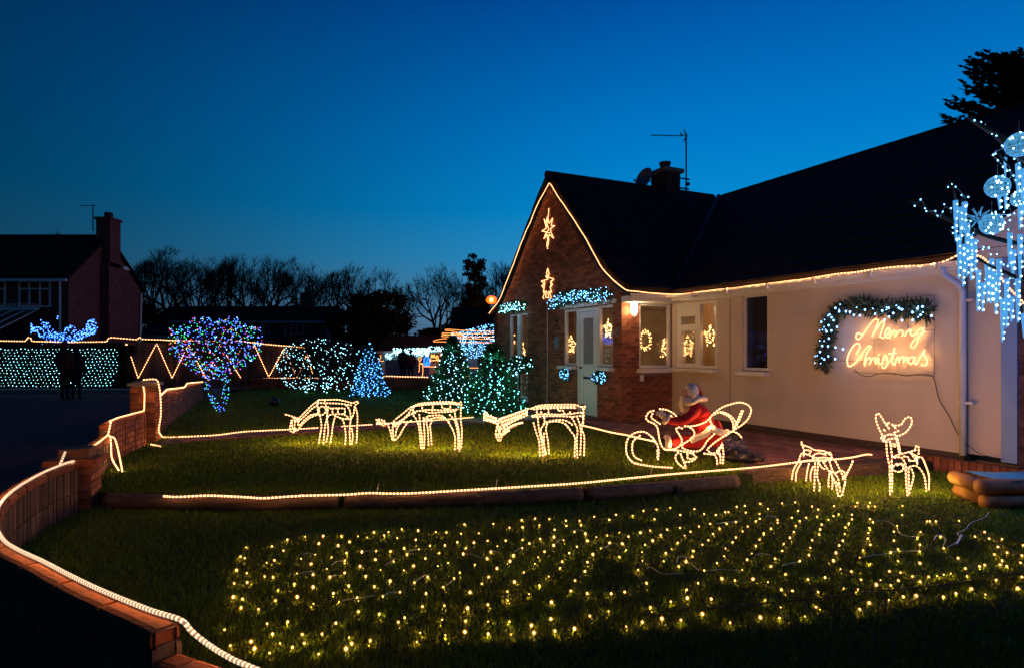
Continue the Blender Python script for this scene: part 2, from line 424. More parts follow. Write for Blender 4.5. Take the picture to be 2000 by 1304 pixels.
# ================================================================== BUNGALOW (house space: x along the long wall towards the camera, y into the house)
house = thing('bungalow', 'single-storey house with brick gable, cream rendered wall and dark tiled roof', 'house', M=HM.copy())
def HB(): return MB(HM)
def wall_grid(mb, x0, x1, z0, z1, y0, y1, holes, axis='x'):
    xs = sorted({x0, x1} | {h[0] for h in holes} | {h[1] for h in holes}); zs = sorted({z0, z1} | {h[2] for h in holes} | {h[3] for h in holes})
    for i in range(len(xs) - 1):
        for j in range(len(zs) - 1):
            cx, cz = (xs[i] + xs[i+1]) / 2, (zs[j] + zs[j+1]) / 2
            if any(h[0] < cx < h[1] and h[2] < cz < h[3] for h in holes): continue
            if axis == 'x': mb.box((xs[i], y0, zs[j]), (xs[i+1], y1, zs[j+1]))
            else: mb.box((y0, xs[i], zs[j]), (y1, xs[i+1], zs[j+1]))
# roof edge profile (house x,z at the gable), slightly sprocketed on the right
PR = [(-2.86, 5.50), (-2.45, 5.10), (-1.90, 4.52), (-1.40, 3.98), (-.92, 3.46), (-.45, 3.02), (0.0, 2.70), (.42, 2.50)]
PL = [(-2.86, 5.50), (-3.35, 5.02), (-3.95, 4.42), (-4.55, 3.80), (-5.15, 3.20), (-5.75, 2.68), (-6.25, 2.40)]
def inside_gable(x, z):
    pr = PR if x > -2.86 else PL
    for a, b in zip(pr, pr[1:]):
        lo, hi = sorted((a[0], b[0]))
        if lo <= x <= hi: return z < a[1] + (b[1] - a[1]) * (x - a[0]) / (b[0] - a[0]) - .06
    return False
gh = [(-2.24, -.29, 1.08, 2.33), (-1.68, -.86, .02, 1.08), (-5.15, -4.07, .18, 2.38)]
mb = HB(); wall_grid(mb, -6.07, -.0, 0, 2.34, .012, .26, gh)
poly = [(x, z) for x, z in PL[::-1] if x > -6.07] + [(x, z) for x, z in PR[1:] if x < 0]
poly = [(-6.07, 2.36), (-6.07, 2.42)] + [(x, z - .05) for x, z in poly] + [(0, 2.6), (0, 2.36)]
mb.prism([Vector((x, .012, z)) for x, z in poly], (0, .24, 0))
wall_grid(mb, .26, 1.25, 0, 2.46, -.26, -.012, [(.42, 1.22, 1.05, 2.36)], axis='y')
w_brick = mb.build('gable_wall', 'mortar', house)
items = []
def brick_face(x0, x1, z0, z1, holes, toW, ok=lambda x, z: True, L=.215, H=.065, J=.01, d=.03):
    r = 0; z = z0
    while z + H <= z1 + .001:
        x = x0 - (L + J) * .5 * (r % 2)
        while x < x1:
            a, b = max(x, x0), min(x + L, x1)
            segs = [(a, b)]
            for h in holes:
                if h[2] < z + H - .01 and h[3] > z + .01:
                    ns = []
                    for s_, e_ in segs:
                        if e_ <= h[0] or s_ >= h[1]: ns.append((s_, e_)); continue
                        if s_ < h[0]: ns.append((s_, h[0]))
                        if e_ > h[1]: ns.append((h[1], e_))
                    segs = ns
            for s_, e_ in segs:
                if e_ - s_ > .03 and ok(s_, z + H) and ok(e_, z + H):
                    items.append((toW((s_ + e_) / 2, z + H / 2), e_ - s_, H, d, random.randrange(5)))
            x += L + J
        z += H + J; r += 1
brick_face(-6.07, 0.0, .01, 5.45, gh, lambda x, z: HM @ Matrix.Translation((x, .012 + U(-.002, .001), z)), lambda x, z: z < 2.3 or inside_gable(min(max(x, -6.0), -.02), z))
RZ = Matrix.Rotation(math.radians(90), 4, 'Z')
brick_face(.0, 1.25, .01, 2.44, [(.42, 1.25, .96, 2.44)], lambda x, z: HM @ Matrix.Translation((-.012 + U(-.001, .002), x, z)) @ RZ)
pieces('brick', w_brick, items, 300)
# rendered long wall, with openings
lh = [(.12, 1.24, 1.06, 2.34), (1.86, 2.43, 1.05, 2.38)]
mb = HB(); wall_grid(mb, .0, 5.44, .13, 2.46, 1.25, 1.5, lh); w_r = mb.build('rendered_wall', 'render', house)
MB(HM).box((-.0, 1.262, 0), (5.44, 1.49, .128)).build('plinth', 'dark_mortar', house)
HB().box((1.565, 1.243, .13), (1.585, 1.2485, 2.46)).build('expansion_bead', 'far_wall', house)
# rear shell and interior room
mb = HB(); mb.box((-6.0, 8.2, 0), (8.5, 8.4, 2.5)); mb.box((-6.07, .27, 0), (-5.83, 8.2, 2.46)); mb.build('rear_wall', 'far_wall', house)
mb = HB(); mb.box((-5.8, .28, -.01), (-.27, 8.1, .03)); mb.box((-.27, 1.52, -.01), (7.5, 8.1, .03)); mb.box((-5.8, .28, 2.42), (-.27, 8.1, 2.45)); mb.box((-.27, 1.52, 2.42), (7.5, 8.1, 2.45))
mb.box((-5.8, 3.2, .03), (5.3, 3.25, 2.42)); mb.box((-2.75, .28, .03), (-2.7, 3.2, 2.42)); mb.box((1.52, 1.52, .03), (1.57, 3.2, 2.42)); mb.box((3.2, 1.52, .03), (3.25, 3.2, 2.42))
mb.build('interior', 'room', house)
def curtain(x0, x1, y, z0, z1, M=HM, n=10, amp=.025):
    mb = MB(M); k = n * 6
    top = []; vs = []; fs = []
    for i in range(k + 1):
        t = i / k; x = x0 + (x1 - x0) * t; o_ = math.sin(t * n * 2 * math.pi) * amp
        vs += [(x, y + o_, z0), (x, y + o_ * .8, z1)]
    fs = [(2*i, 2*i+2, 2*i+3, 2*i+1) for i in range(k)]; mb.add(vs, fs); mb.build('curtain', 'curtain', house, smooth=True)
curtain(.22, .70, 1.62, 1.0, 2.38, n=9); curtain(.95, 1.26, 1.62, 1.0, 2.38, n=6); curtain(2.13, 2.40, 1.60, 1.0, 2.36, n=4)
curtain(-4.75, -4.6, .38, .2, 2.36, n=3); curtain(-4.35, -4.1, .38, .2, 2.36, n=4); curtain(-5.15, -4.95, .38, .2, 2.36, n=3)
curtain(-2.2, -1.95, .42, 1.05, 2.3, n=4)
for x, y, z, r in ((-.9, 2.3, 2.05, .06), (.7, 2.3, 2.1, .07), (-4.5, 2.0, 2.1, .07), (2.6, 2.9, 2.2, .03)):
    l_ = HB(); l_.ball((x, y, z), r, 0, 10, 8); l_.build('room_lamp', 'room_bulb', house)

# windows ----------------------------------------------------------------
def window(name, x0, x1, z0, z1, y, bars, panes, sill=None, fr='upvc', gl='pane', axis='x', fw=.05):
    """frame rectangle plus mullions [(x0,x1,z0,z1)], panes [(x0,x1,z0,z1)]"""
    def bx(mb, a, b, c, d, e, f):
        if axis == 'x': mb.box((a, c, e), (b, d, f))
        else: mb.box((-d, a, e), (-c, b, f))
    mb = HB()
    bx(mb, x0, x0 + fw, y, y + .07, z0, z1); bx(mb, x1 - fw, x1, y, y + .07, z0, z1)
    bx(mb, x0 + fw, x1 - fw, y, y + .07, z1 - fw, z1); bx(mb, x0 + fw, x1 - fw, y, y + .07, z0, z0 + fw)
    for a, b, c, d in bars: bx(mb, a, b, y - .004, y + .066, c, d)
    w = mb.build(name, fr, house)
    for a, b, c, d in panes:
        q = HB(); bx(q, a, b, y + .03, y + .036, c, d); q.build('pane', gl, w)
    if sill:
        q = HB(); a, b, c, d = sill; bx(q, a, b, y - .16, y + .0, c, d); q.build('sill', fr, w)
    return w
window('window', .12, 1.24, 1.07, 2.34, 1.262, [(.66, .80, 1.12, 2.29), (.17, .66, 1.80, 1.92), (.17, .26, 1.12, 1.80), (.17, .26, 1.92, 2.29), (.26, .66, 2.08, 2.29), (.26, .66, 1.12, 1.16)],
       [(.26, .66, 1.16, 1.80), (.26, .66, 1.92, 2.08), (.80, 1.19, 1.12, 2.29)], sill=(-.02, 1.30, 1.00, 1.06))
window('window', 1.86, 2.43, 1.06, 2.38, 1.285, [], [(1.91, 2.38, 1.11, 2.33)], sill=(1.80, 2.46, .98, 1.045), gl='dark_pane')
window('window', .42, 1.22, 1.06, 2.35, .02, [], [(.47, 1.17, 1.11, 2.30)], sill=(.36, 1.28, .97, 1.05), axis='y')
# head board over the corner windows
HB().box((.002, 1.16, 2.36), (5.5, 1.249, 2.44)).build('soffit', 'white_paint', house)
# front door screen: left sidelight, door, right sidelight
window('window', -2.24, -1.68, 1.08, 2.33, .03, [], [(-2.19, -1.73, 1.13, 2.28)], sill=(-2.34, -1.69, 1.00, 1.07))
window('window', -.86, -.29, 1.08, 2.33, .03, [], [(-.81, -.34, 1.13, 2.28)], sill=(-.86, -.23, 1.00, 1.07))
HB().box((-2.36, -.03, 2.345), (-.16, .10, 2.43)).build('lintel', 'white_paint', house)
mb = HB(); mb.box((-1.67, .02, .02), (-1.60, .10, 2.32)); mb.box((-.94, .02, .02), (-.87, .10, 2.32)); mb.box((-1.60, .02, 2.25), (-.94, .10, 2.32))
mb.build('door_frame', 'upvc', house)
mb = HB(); mb.box((-1.595, .04, .03), (-1.47, .09, 2.24)); mb.box((-1.07, .04, .03), (-.945, .09, 2.24))
for a, b in ((2.10, 2.24), (.95, 1.12), (.03, .22)): mb.box((-1.47, .04, a), (-1.07, .09, b))
mb.box((-1.47, .055, .22), (-1.07, .08, .95))
door = mb.build('door', 'upvc', house)
HB().box((-1.47, .06, 1.12), (-1.07, .068, 2.10)).build('pane', 'door_pane', door)
mb = HB(); mb.box((-1.56, .0, 1.02), (-1.53, .04, 1.06)); mb.box((-1.56, -.02, 1.03), (-1.44, .0, 1.05)); mb.build('handle', 'dark_metal', door)
HB().box((-1.45, .03, .80), (-1.2, .04, .85)).build('letterbox', 'dark_metal', door)
# tall window left of the door
window('window', -5.15, -4.07, .18, 2.38, .03, [(-4.72, -4.52, .23, 2.33)], [(-5.10, -4.72, .23, 2.33), (-4.52, -4.12, .23, 2.33)], sill=(-5.2, -4.02, .10, .17))

# roof -------------------------------------------------------------------
def roof_slab(prof, y0, y1, th=.09, back=None):
    mb = HB()
    for a, b in zip(prof, prof[1:]):
        d = Vector((b[0] - a[0], 0, b[1] - a[1])); n = Vector((-d.z, 0, d.x)).normalized() * th
        if n.z < 0: n = -n
        mb.prism([Vector((a[0], y0, a[1])), Vector((b[0], y0, b[1])), Vector((b[0], y0, b[1])) + n, Vector((a[0], y0, a[1])) + n], (0, y1 - y0, 0))
    return mb
m1 = roof_slab(PR, -.10, 5.0); m2 = roof_slab(PL, -.10, 5.0)
m1.add(m2.v, m2.f)
wing_roof = m1.build('roof', 'roof_tile', house)
E0, E1, RZt = (.88, 2.47), (5.33, 5.50), 5.5
mb = HB(); sl = Vector((0, E1[0] - E0[0], E1[1] - E0[1])); n_ = Vector((0, -sl.z, sl.y)).normalized() * .09
mb.prism([Vector((-6.2, *E0)), Vector((-6.2, *E1)), Vector((-6.2, *E1)) + n_, Vector((-6.2, *E0)) + n_], (15.0, 0, 0))
# rear slope
mb.prism([Vector((-6.3, 9.3, 2.9)), Vector((-6.3, *E1)), Vector((-6.3, *E1)) + Vector((0, .05, .08)), Vector((-6.3, 9.3, 2.98))], (15.1, 0, 0))
main_roof = mb.build('roof', 'roof_tile', house)
items = []
def tile_rows(org, ux, up, nrm, L, W, zone, tw=.30, ex=.30):
    """tiles with long axis up the slope"""
    ux, up, nrm = ux.normalized(), up.normalized(), nrm.normalized(); r = 0; s_ = 0.0
    while s_ < L:
        x = (r % 2) * tw * .5
        while x < W:
            c = org + ux * (x + tw / 2) + up * (s_ + ex / 2) + nrm * (.02 + U(0, .004))
            if zone(c):
                t = math.radians(2.6); u2 = (up * math.cos(t) - nrm * math.sin(t)).normalized(); n2 = ux.cross(u2).normalized()
                if n2.dot(nrm) < 0: n2 = -n2
                M = Matrix.Identity(4)
                for k in range(3): M[k][0] = ux[k]; M[k][1] = u2[k]; M[k][2] = n2[k]; M[k][3] = c[k]
                if M.to_3x3().determinant() < 0:
                    for k in range(3): M[k][0] *= -1
                items.append((HM @ M, tw - .008, .016, ex + .03, random.randrange(5)))
            x += tw
        s_ += ex; r += 1
def z_wing(x):
    for a, b in zip(PR, PR[1:]):
        if a[0] <= x <= b[0]: return a[1] + (b[1] - a[1]) * (x - a[0]) / (b[0] - a[0])
    return 0
tile_rows(Vector((-2.8, *E0)) + n_, Vector((1, 0, 0)), sl, n_, sl.length - .1, 11.3, lambda c: c.x > .35 or c.z > z_wing(c.x) + .12)
# wing right-hand slope, segment by segment
for a, b in zip(PR, PR[1:]):
    d = Vector((a[0] - b[0], 0, a[1] - b[1])); nn = Vector((-d.z, 0, d.x)); nn = nn if nn.z > 0 else -nn
    k = max(1, round(d.length / .30)); e = d.length / k
    tile_rows(Vector((b[0], -.10, b[1])) + nn.normalized() * .09, Vector((0, 1, 0)), d, nn, d.length - .01, 5.0,
              lambda c: c.y < .9 + (c.z - 2.5) * (4.45 / 3.03) + .15, ex=e)
for a, b in zip(PL, PL[1:]):
    d = Vector((a[0] - b[0], 0, a[1] - b[1])); nn = Vector((-d.z, 0, d.x)); nn = nn if nn.z > 0 else -nn
    k = max(1, round(d.length / .30)); e = d.length / k
    tile_rows(Vector((b[0], -.10, b[1])) + nn.normalized() * .09, Vector((0, 1, 0)), d, nn, d.length - .01, 2.0, lambda c: True, ex=e)
pieces('roof_tile', main_roof, items, 300)
mb = HB()
for i in range(14): mb.sweep([(-2.86, -.12 + i * .37, 5.57), (-2.86, .235 + i * .37, 5.575)], .09, 7)
for i in range(27): mb.sweep([(-2.9 + i * .44, 5.33, 5.58), (-2.48 + i * .44, 5.33, 5.585)], .09, 7)
mb.build('ridge_tiles', 'roof_tile', house, stuff=True)
mb = HB()
va = Vector((.42, .95, 2.62)); vb = Vector((-2.8, 5.2, 5.63)); mb.sweep([va, vb], .05, 5); mb.build('valley', 'dark_metal', house)
# barge board, gutter, downpipes
mb = HB()
for pr in (PR, PL):
    for a, b in zip(pr, pr[1:]):
        mb.prism([Vector((a[0], -.135, a[1] + .02)), Vector((b[0], -.135, b[1] + .02)), Vector((b[0], -.135, b[1] - .07)), Vector((a[0], -.135, a[1] - .07))], (0, .03, 0))
mb.build('bargeboard', 'dark_metal', house)
HB().box((-.02, .0, 2.34), (.40, 1.1, 2.46)).build('soffit', 'white_paint', house)
mb = HB()
mb.box((.40, -.1, 2.36), (.43, .90, 2.48)); mb.box((.43, .87, 2.36), (5.6, .90, 2.48)); mb.build('fascia', 'white_paint', house)
def gutter(name, a, b):
    a, b = Vector(a), Vector(b); mb = HB(); t = (b - a).normalized(); s_ = t.cross(Vector((0, 0, 1))); ring = []
    for k in range(7):
        an = math.pi * k / 6; ring.append(s_ * math.cos(an) * .055 + Vector((0, 0, -math.sin(an) * .055)))
    inner = [v * .9 for v in ring]; vs = [a + v for v in ring] + [b + v for v in ring] + [a + v for v in inner] + [b + v for v in inner]
    fs = [(k, k + 1, k + 8, k + 7) for k in range(6)] + [(14 + k, 21 + k, 22 + k, 15 + k) for k in range(6)]
    mb.add(vs, fs); return mb.build(name, 'white_paint', house)
gutter('gutter', (.49, -.1, 2.46), (.49, .82, 2.46)); gutter('gutter', (.49, .82, 2.46), (5.6, .82, 2.46))
mb = HB()
for i in range(6): mb.box((1.1 + i * .86, .75, 2.385), (1.13 + i * .86, .87, 2.47))
mb.build('gutter_brackets', 'white_paint', house)
HB().box((.44, .9, 2.44), (5.6, 1.25, 2.462)).build('soffit', 'white_paint', house)
mb = HB(); mb.sweep([(5.42, .84, 2.42), (5.42, .86, 2.34), (5.46, 1.1, 2.22), (5.47, 1.18, 2.12), (5.47, 1.18, .12)], .036, 10); dp = mb.build('downpipe', 'pipe_blue_spill', house, smooth=True)
mb = HB()
for z in (.75, 2.0): mb.box((5.42, 1.17, z), (5.58, 1.24, z + .03))
mb.build('pipe_clips', 'white_paint', dp)
mb = HB(); mb.sweep([(-6.0, -.08, 2.36), (-6.0, -.05, 2.2), (-6.03, -.05, .05)], .03, 8); mb.build('downpipe', 'dark_metal', house, smooth=True)
# wall beyond the downpipe: rendered return and door-height white board
HB().box((5.46, 1.30, .13), (5.86, 1.5, 2.9)).build('rendered_wall', 'render', house)
HB().box((5.86, 1.22, .10), (6.02, 1.5, 2.6)).build('corner_board', 'board_blue_spill', house)
# chimney
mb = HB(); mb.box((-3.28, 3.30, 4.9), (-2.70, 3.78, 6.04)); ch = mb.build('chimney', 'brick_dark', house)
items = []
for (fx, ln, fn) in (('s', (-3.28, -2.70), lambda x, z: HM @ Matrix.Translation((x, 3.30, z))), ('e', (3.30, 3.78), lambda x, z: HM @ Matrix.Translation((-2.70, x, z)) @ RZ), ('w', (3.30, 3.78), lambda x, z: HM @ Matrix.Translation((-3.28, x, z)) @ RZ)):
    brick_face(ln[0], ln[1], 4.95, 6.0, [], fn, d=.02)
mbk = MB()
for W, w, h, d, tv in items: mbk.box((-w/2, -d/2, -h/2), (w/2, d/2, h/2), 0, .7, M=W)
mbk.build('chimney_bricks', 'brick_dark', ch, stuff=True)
mb = HB(); mb.box((-3.35, 3.22, 6.04), (-2.63, 3.86, 6.14)); mb.build('chimney_cap', 'concrete', ch)
mb = HB(); mb.sweep([(-2.99, 3.52, 6.14), (-2.99, 3.52, 6.16), (-2.99, 3.52, 6.30), (-2.99, 3.52, 6.31), (-2.99, 3.52, 6.36)], [.15, .13, .13, .155, .155], 14); mb.build('chimney_pot', 'pot', ch)
mb = HB(); mb.box((-2.70, 3.22, 5.18), (-2.60, 3.86, 5.42)); mb.build('flashing', 'plaque', ch)
mb = HB(); mb.sweep([(-2.95, 4.20, 5.5), (-2.95, 4.20, 7.22)], .022, 6)
mb.box((-2.97, 3.78, 5.72), (-2.93, 4.30, 5.75)); mb.box((-2.97, 3.78, 5.98), (-2.93, 4.30, 6.01)); mb.ball((-2.92, 4.24, 5.86), .055, 0)
mb.build('mast', 'dark_metal', house)
mb = HB()
bo = Vector((-2.95, 4.26, 7.16)); bd = (HI.to_3x3() @ Vector((-1, .0, .02))).normalized()
mb.sweep([bo - bd * .0, bo + bd * 1.0], .012, 5)
for i in range(14):
    c = bo + bd * (.18 + i * .058); s_ = bd.cross(Vector((0, 0, 1))).normalized(); mb.sweep([c - s_ * .06, c + s_ * .06], .005, 4)
for sg in (1, -1):
    for k in range(4):
        c = bo + bd * (.06 + .015 * k) + Vector((0, 0, sg * (.04 + .035 * k))); s_ = bd.cross(Vector((0, 0, 1))).normalized(); mb.sweep([c - s_ * .12, c + s_ * .12], .006, 4)
    mb.sweep([bo + bd * .05, bo + bd * .12 + Vector((0, 0, sg * .16))], .01, 4)
mb.sweep([bo + bd * .14, bo + bd * .20 + Vector((0, 0, .07))], .02, 5)
mb.build('aerial', 'dark_metal', house)
# satellite dish on the chimney
dc = Vector((-3.05, 2.97, 5.86)); ax = (HI.to_3x3() @ Vector((-.75, -.5, .25))).normalized()
u = ax.cross(Vector((0, 0, 1))).normalized(); w = u.cross(ax).normalized(); vs = [dc]; fs = []
for j in (1, 2, 3):
    for k in range(16):
        a = 2 * math.pi * k / 16; rr = .095 * j
        vs.append(dc + (u * math.cos(a) + w * math.sin(a)) * rr + ax * (.012 * j * j))
for k in range(16): fs.append((0, 1 + k, 1 + (k + 1) % 16))
for j in range(2):
    for k in range(16): a = 1 + j * 16 + k; b = 1 + j * 16 + (k + 1) % 16; fs.append((a, a + 16, b + 16, b))
mb = HB(); mb.add(vs, fs); mb.sweep([dc - w * .22, dc - w * .22 + ax * .38], .012, 5); mb.ball(dc - w * .2 + ax * .40, .035); mb.sweep([dc, dc - ax * .10, Vector((-3.05, 3.31, 5.84))], .02, 5)
mb.build('satellite_dish', 'plaque', house, smooth=True)
# porch lamp with its lit glass
lp = HW(1237, 596, 0.0); lx, lz_ = .10, 2.22
lo = thing('porch_lamp', 'lit white wall lantern on the brick pier beside the corner window', 'wall lamp', M=HM @ Matrix.Translation((.02, .22, 2.2)))
mb = HB(); mb.sweep([(.11, .22, 2.10), (.11, .22, 2.14), (.11, .22, 2.36)], [.045, .055, .075], 6); mb.build('shade', 'porch_glass', lo)
lamps(lo, [HM @ Vector((.20, .22, 2.16)), HM @ Vector((.11, .12, 2.2))], 5, (1.0, .66, .36))
mb = HB(); mb.sweep([(.11, .22, 2.365), (.11, .22, 2.38), (.11, .22, 2.42)], [.085, .08, .03], 6); mb.sweep([(.11, .22, 2.06), (.11, .22, 2.098)], [.03, .05], 6); mb.box((.004, .19, 2.14), (.05, .25, 2.30)); mb.build('bracket', 'white_paint', lo)
# small things on the brick
def plaque(name, label, cat, x, z, rx, rz, m, pr=.02):
    mb = HB(); mb.ball((x, -.012, z), 1, 0, 14, 8, sq=(rx, pr, rz)); o = mb.build(name, m, smooth=True); tag(o, label, cat)
plaque('wall_plate', 'oval blue patterned plate hung on brick left of the front door', 'plate', HW(1088, 668).x, HW(1088, 668).z, .12, .15, 'plaque')
plaque('number_plaque', 'small dark oval plaque on brick right of the door sidelight', 'plaque', -.14, 1.76, .05, .08, 'plaque')
mb = HB(); p = HW(1087, 625, -.06); mb.sweep([p + Vector((0, 0, .35)), p + Vector((0, 0, .03))], .005, 4); mb.sweep([p + Vector((0, 0, .03)), p, p - Vector((0, 0, .05))], [.012, .03, .045], 8)
o = mb.build('hanging_bell', 'dark_metal'); tag(o, 'small bell hanging on a cord above the oval wall plate', 'bell')
mb = HB(); mb.sweep([(.025, .47, .80), (.025, .47, .93)], .035, 8); mb.box((.004, .435, .80), (.04, .505, .93)); o = mb.build('door_chime', 'white_paint'); tag(o, 'white oblong meter box with a dark hole under the corner window sill', 'wall box')
o.data.materials.append(MAT['black_cloth'])
# conduit down the gable
mb = HB(); x = HW(1070, 650).x; mb.sweep([(x, -.015, 2.6), (x, -.015, 1.9), (x, -.014, 1.15), (x - .02, -.014, .1)], .008, 4); mb.build('conduit', 'white_paint', house)

# garage / porch bay at the far right, white gable board over brick
gar = thing('garage', 'brick garage with white gable boards at the right edge behind the icicles', 'garage', M=HM @ Matrix.Translation((6.0, 1.2, 0)))
mb = HB(); mb.box((6.03, 1.25, .0), (9.5, 1.5, 2.6)); gw = mb.build('wall', 'dark_mortar', gar)
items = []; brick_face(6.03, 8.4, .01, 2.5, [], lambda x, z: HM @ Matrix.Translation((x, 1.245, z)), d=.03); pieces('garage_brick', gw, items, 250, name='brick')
mb = HB(); mb.prism([Vector((5.60, .80, 2.60)), Vector((9.3, .80, 4.7)), Vector((9.3, .80, 2.45)), Vector((5.9, .80, 2.45))], (0, .05, 0)); mb.build('gable_board', 'render', gar)

# rope light round the eaves of the house
pts = [HW(x, y, -.16) for x, y in [(955, 612), (975, 585), (990, 550), (1005, 510), (1020, 470), (1035, 435), (1050, 400), (1068, 366), (1075, 360), (1090, 385), (1104, 405), (1122, 432), (1140, 460), (1158, 492), (1175, 522), (1197, 546)]]
pts += [Vector((.30, -.14, 2.57)), Vector((.47, -.12, 2.52))] + [HX(1270, 572, .50)]
pts += [HW(x, y, .80) for x, y in [(1320, 575), (1400, 566), (1480, 557), (1560, 547), (1640, 535), (1700, 527), (1760, 520), (1800, 519), (1840, 512), (1872, 498)]]
mb = HB(); rope(mb, pts, .009, .05, jitter=.012); o = mb.build('eaves_rope_light', ROPE); along(o, pts[:16], .16, 1.0, (0, -.03, -.03), M=HM); along(o, pts[18:], .16, 1.6, (0, -.05, .0), M=HM); tag(o, 'warm rope light following the gable edges and the whole gutter line of the bungalow', 'rope light')
pts = [HW(x, y, .55) for x, y in [(1895, 503), (1912, 500), (1930, 512), (1950, 535), (1962, 552), (1980, 572), (2000, 592), (2030, 620)]]
mb = HB(); rope(mb, pts, .010, .034); o = mb.build('porch_rope_light', ROPE); tag(o, 'warm rope light sloping down behind the hanging icicles at the right', 'rope light')

# ================================================================== GARDEN WALLS
# inner top edge of the curved wall (x, y, top)
CW = [(-.25, 1.90, .20), (-.95, 2.27, .20), (-1.33, 2.46, .20)], [(-1.335, 2.47, .31), (-1.51, 2.59, .31), (-1.85, 2.80, .31), (-2.13, 2.99, .31), (-2.40, 3.18, .31), (-2.67, 3.36, .31), (-2.90, 3.54, .31), (-3.16, 3.80, .32), (-3.40, 4.09, .32), (-3.60, 4.38, .33), (-3.76, 4.68, .34), (-3.88, 4.98, .35), (-4.00, 5.35, .36), (-4.05, 5.72, .37)]
def wall_run(name, label, pts, base, th, pm, cl, ck='coping_brick', ch_=.065, lim=150, unit=.105, course=.075):
    """wall with its inner face along pts; individual blocks and coping bricks"""
    t = thing(name, label, 'garden wall', loc=(pts[0][0], pts[0][1], base))
    path = resample(catmull([Vector(p) for p in pts], 10), .02)
    core = MB(); blocks = []; cop = []
    def at(i): return path[max(0, min(len(path) - 1, int(round(i))))]
    def fr(i):
        p = at(i); d = at(i + 4) - at(i - 4); d.z = 0
        d = d.normalized() if d.length else Vector((1, 0, 0)); n = Vector((-d.y, d.x, 0))      # n points outwards (left of travel)
        return p, d, n
    N = len(path) - 1; k = 0; prev = None
    stepi = unit / .02; i = 0.0
    while i < N - .5:
        p, d, n = fr(i); q, d2, n2 = fr(min(i + stepi, N))
        zt = p.z - ch_
        core.add([p * 1 + n * .012 + Vector((0, 0, base - p.z)), q + n2 * .012 + Vector((0, 0, base - q.z)), q + n2 * .012 + Vector((0, 0, q.z - ch_ - q.z)), p + n * .012 + Vector((0, 0, -ch_)),
                  p + n * (th - .012) + Vector((0, 0, base - p.z)), q + n2 * (th - .012) + Vector((0, 0, base - q.z)), q + n2 * (th - .012) + Vector((0, 0, -ch_)), p + n * (th - .012) + Vector((0, 0, -ch_))],
                 [(0, 1, 2, 3), (5, 4, 7, 6), (3, 2, 6, 7)] + ([(4, 0, 3, 7)] if k == 0 else []) + ([(1, 5, 6, 2)] if i + stepi >= N - .5 else []))
        c, dc_, nc = fr(min(i + stepi / 2, N)); w = (q - p).length
        Mx = Matrix.Identity(4)
        for r_ in range(3): Mx[r_][0] = dc_[r_]; Mx[r_][1] = nc[r_]; Mx[r_][2] = (0, 0, 1)[r_]
        z = zt - course / 2
        while z > base - .02:
            for s_ in (0, 1):
                W = Mx.copy(); W.translation = Vector((c.x, c.y, z)) + nc * (0.006 if s_ == 0 else th - .006); blocks.append((W, max(w - (.006 if unit < .1 else .010), .02), course - .009, .02, random.randrange(5)))
            z -= course
        k += 1; i += stepi
    i = 0.0; st = cl / .02
    while i < N - .5:
        p, d, n = fr(i); q, _, _ = fr(min(i + st, N)); c, dc_, nc = fr(min(i + st / 2, N)); w = (q - p).length
        Mx = Matrix.Identity(4)
        for r_ in range(3): Mx[r_][0] = dc_[r_]; Mx[r_][1] = nc[r_]; Mx[r_][2] = (0, 0, 1)[r_]
        W = Mx.copy(); W.translation = Vector((c.x, c.y, c.z - ch_ / 2)) + nc * th / 2
        cop.append((W @ Matrix.Rotation(U(-.01, .01), 4, 'X'), max(w - .007, .02), ch_, th + .01)); i += st
    cm = core.build('core', 'dark_mortar', t)
    pieces(pm, t, blocks, lim, name='brick')
    # rounded coping bricks
    cache = {}
    for W, w, h, d in cop:
        key = (round(w, 2), random.randrange(4))
        if key not in cache:
            mb = MB(); tn = (.7, .9, 1.05, 1.25)[key[1]]
            sec = [(-d/2, -h/2), (d/2, -h/2), (d/2, h*.15), (d*.42, h*.38), (d*.25, h/2), (-d*.25, h/2), (-d*.42, h*.38), (-d/2, h*.15)]
            mb.prism([Vector((-key[0]/2, a, b)) for a, b in sec], (key[0], 0, 0), 0, tn)
            me = bpy.data.meshes.new('coping_brick'); me.from_pydata(mb.v, [], mb.f); me.materials.append(MAT['coping'])
            at_ = me.attributes.new('tint', 'FLOAT', 'FACE'); at_.data.foreach_set('value', mb.t); cache[key] = me
        link('coping_brick', cache[key], t, W)
    mm = MB()
    ps = path[::3]
    mm.v = []; 
    for j in range(len(path)):
        p, d, n = fr(j); mm.v += [tuple(p + n * .012 + Vector((0, 0, -ch_ + .002))), tuple(p + n * .012 + Vector((0, 0, -.010))), tuple(p + n * (th - .012) + Vector((0, 0, -.010))), tuple(p + n * (th - .012) + Vector((0, 0, -ch_ + .002)))]
        if j:
            b = 4 * j; a = b - 4
            for u_, v_ in ((0, 1), (1, 2), (2, 3)): mm.f.append((a + u_, b + u_, b + v_, a + v_)); mm.m.append(0); mm.t.append(1)
    mm.build('coping_mortar', 'mortar', t)
    return t
wall_run('garden_wall', 'low stepped-down end of the curved brick wall in the near left corner', CW[0], -.45, .105, 'brick', .11, lim=60)
wall_run('garden_wall', 'curved brick garden wall with rounded coping sweeping from the near step to the short pier', CW[1], -.45, .105, 'wall_block', .22, lim=290, unit=.052, course=.215)
wall_run('garden_wall', 'straight brick wall section between the short pier and the higher step, loops hanging over it', [(-4.33, 6.22, .38), (-4.60, 6.85, .38), (-4.84, 7.40, .38)], -.30, .12, 'wall_block', .22, lim=100, unit=.052, course=.215)
wall_run('garden_wall', 'higher brick wall section running up to the tall gate pier', [(-4.85, 7.42, .52), (-5.10, 8.0, .52), (-5.42, 9.10, .50)], -.10, .12, 'brick', .22, lim=140)
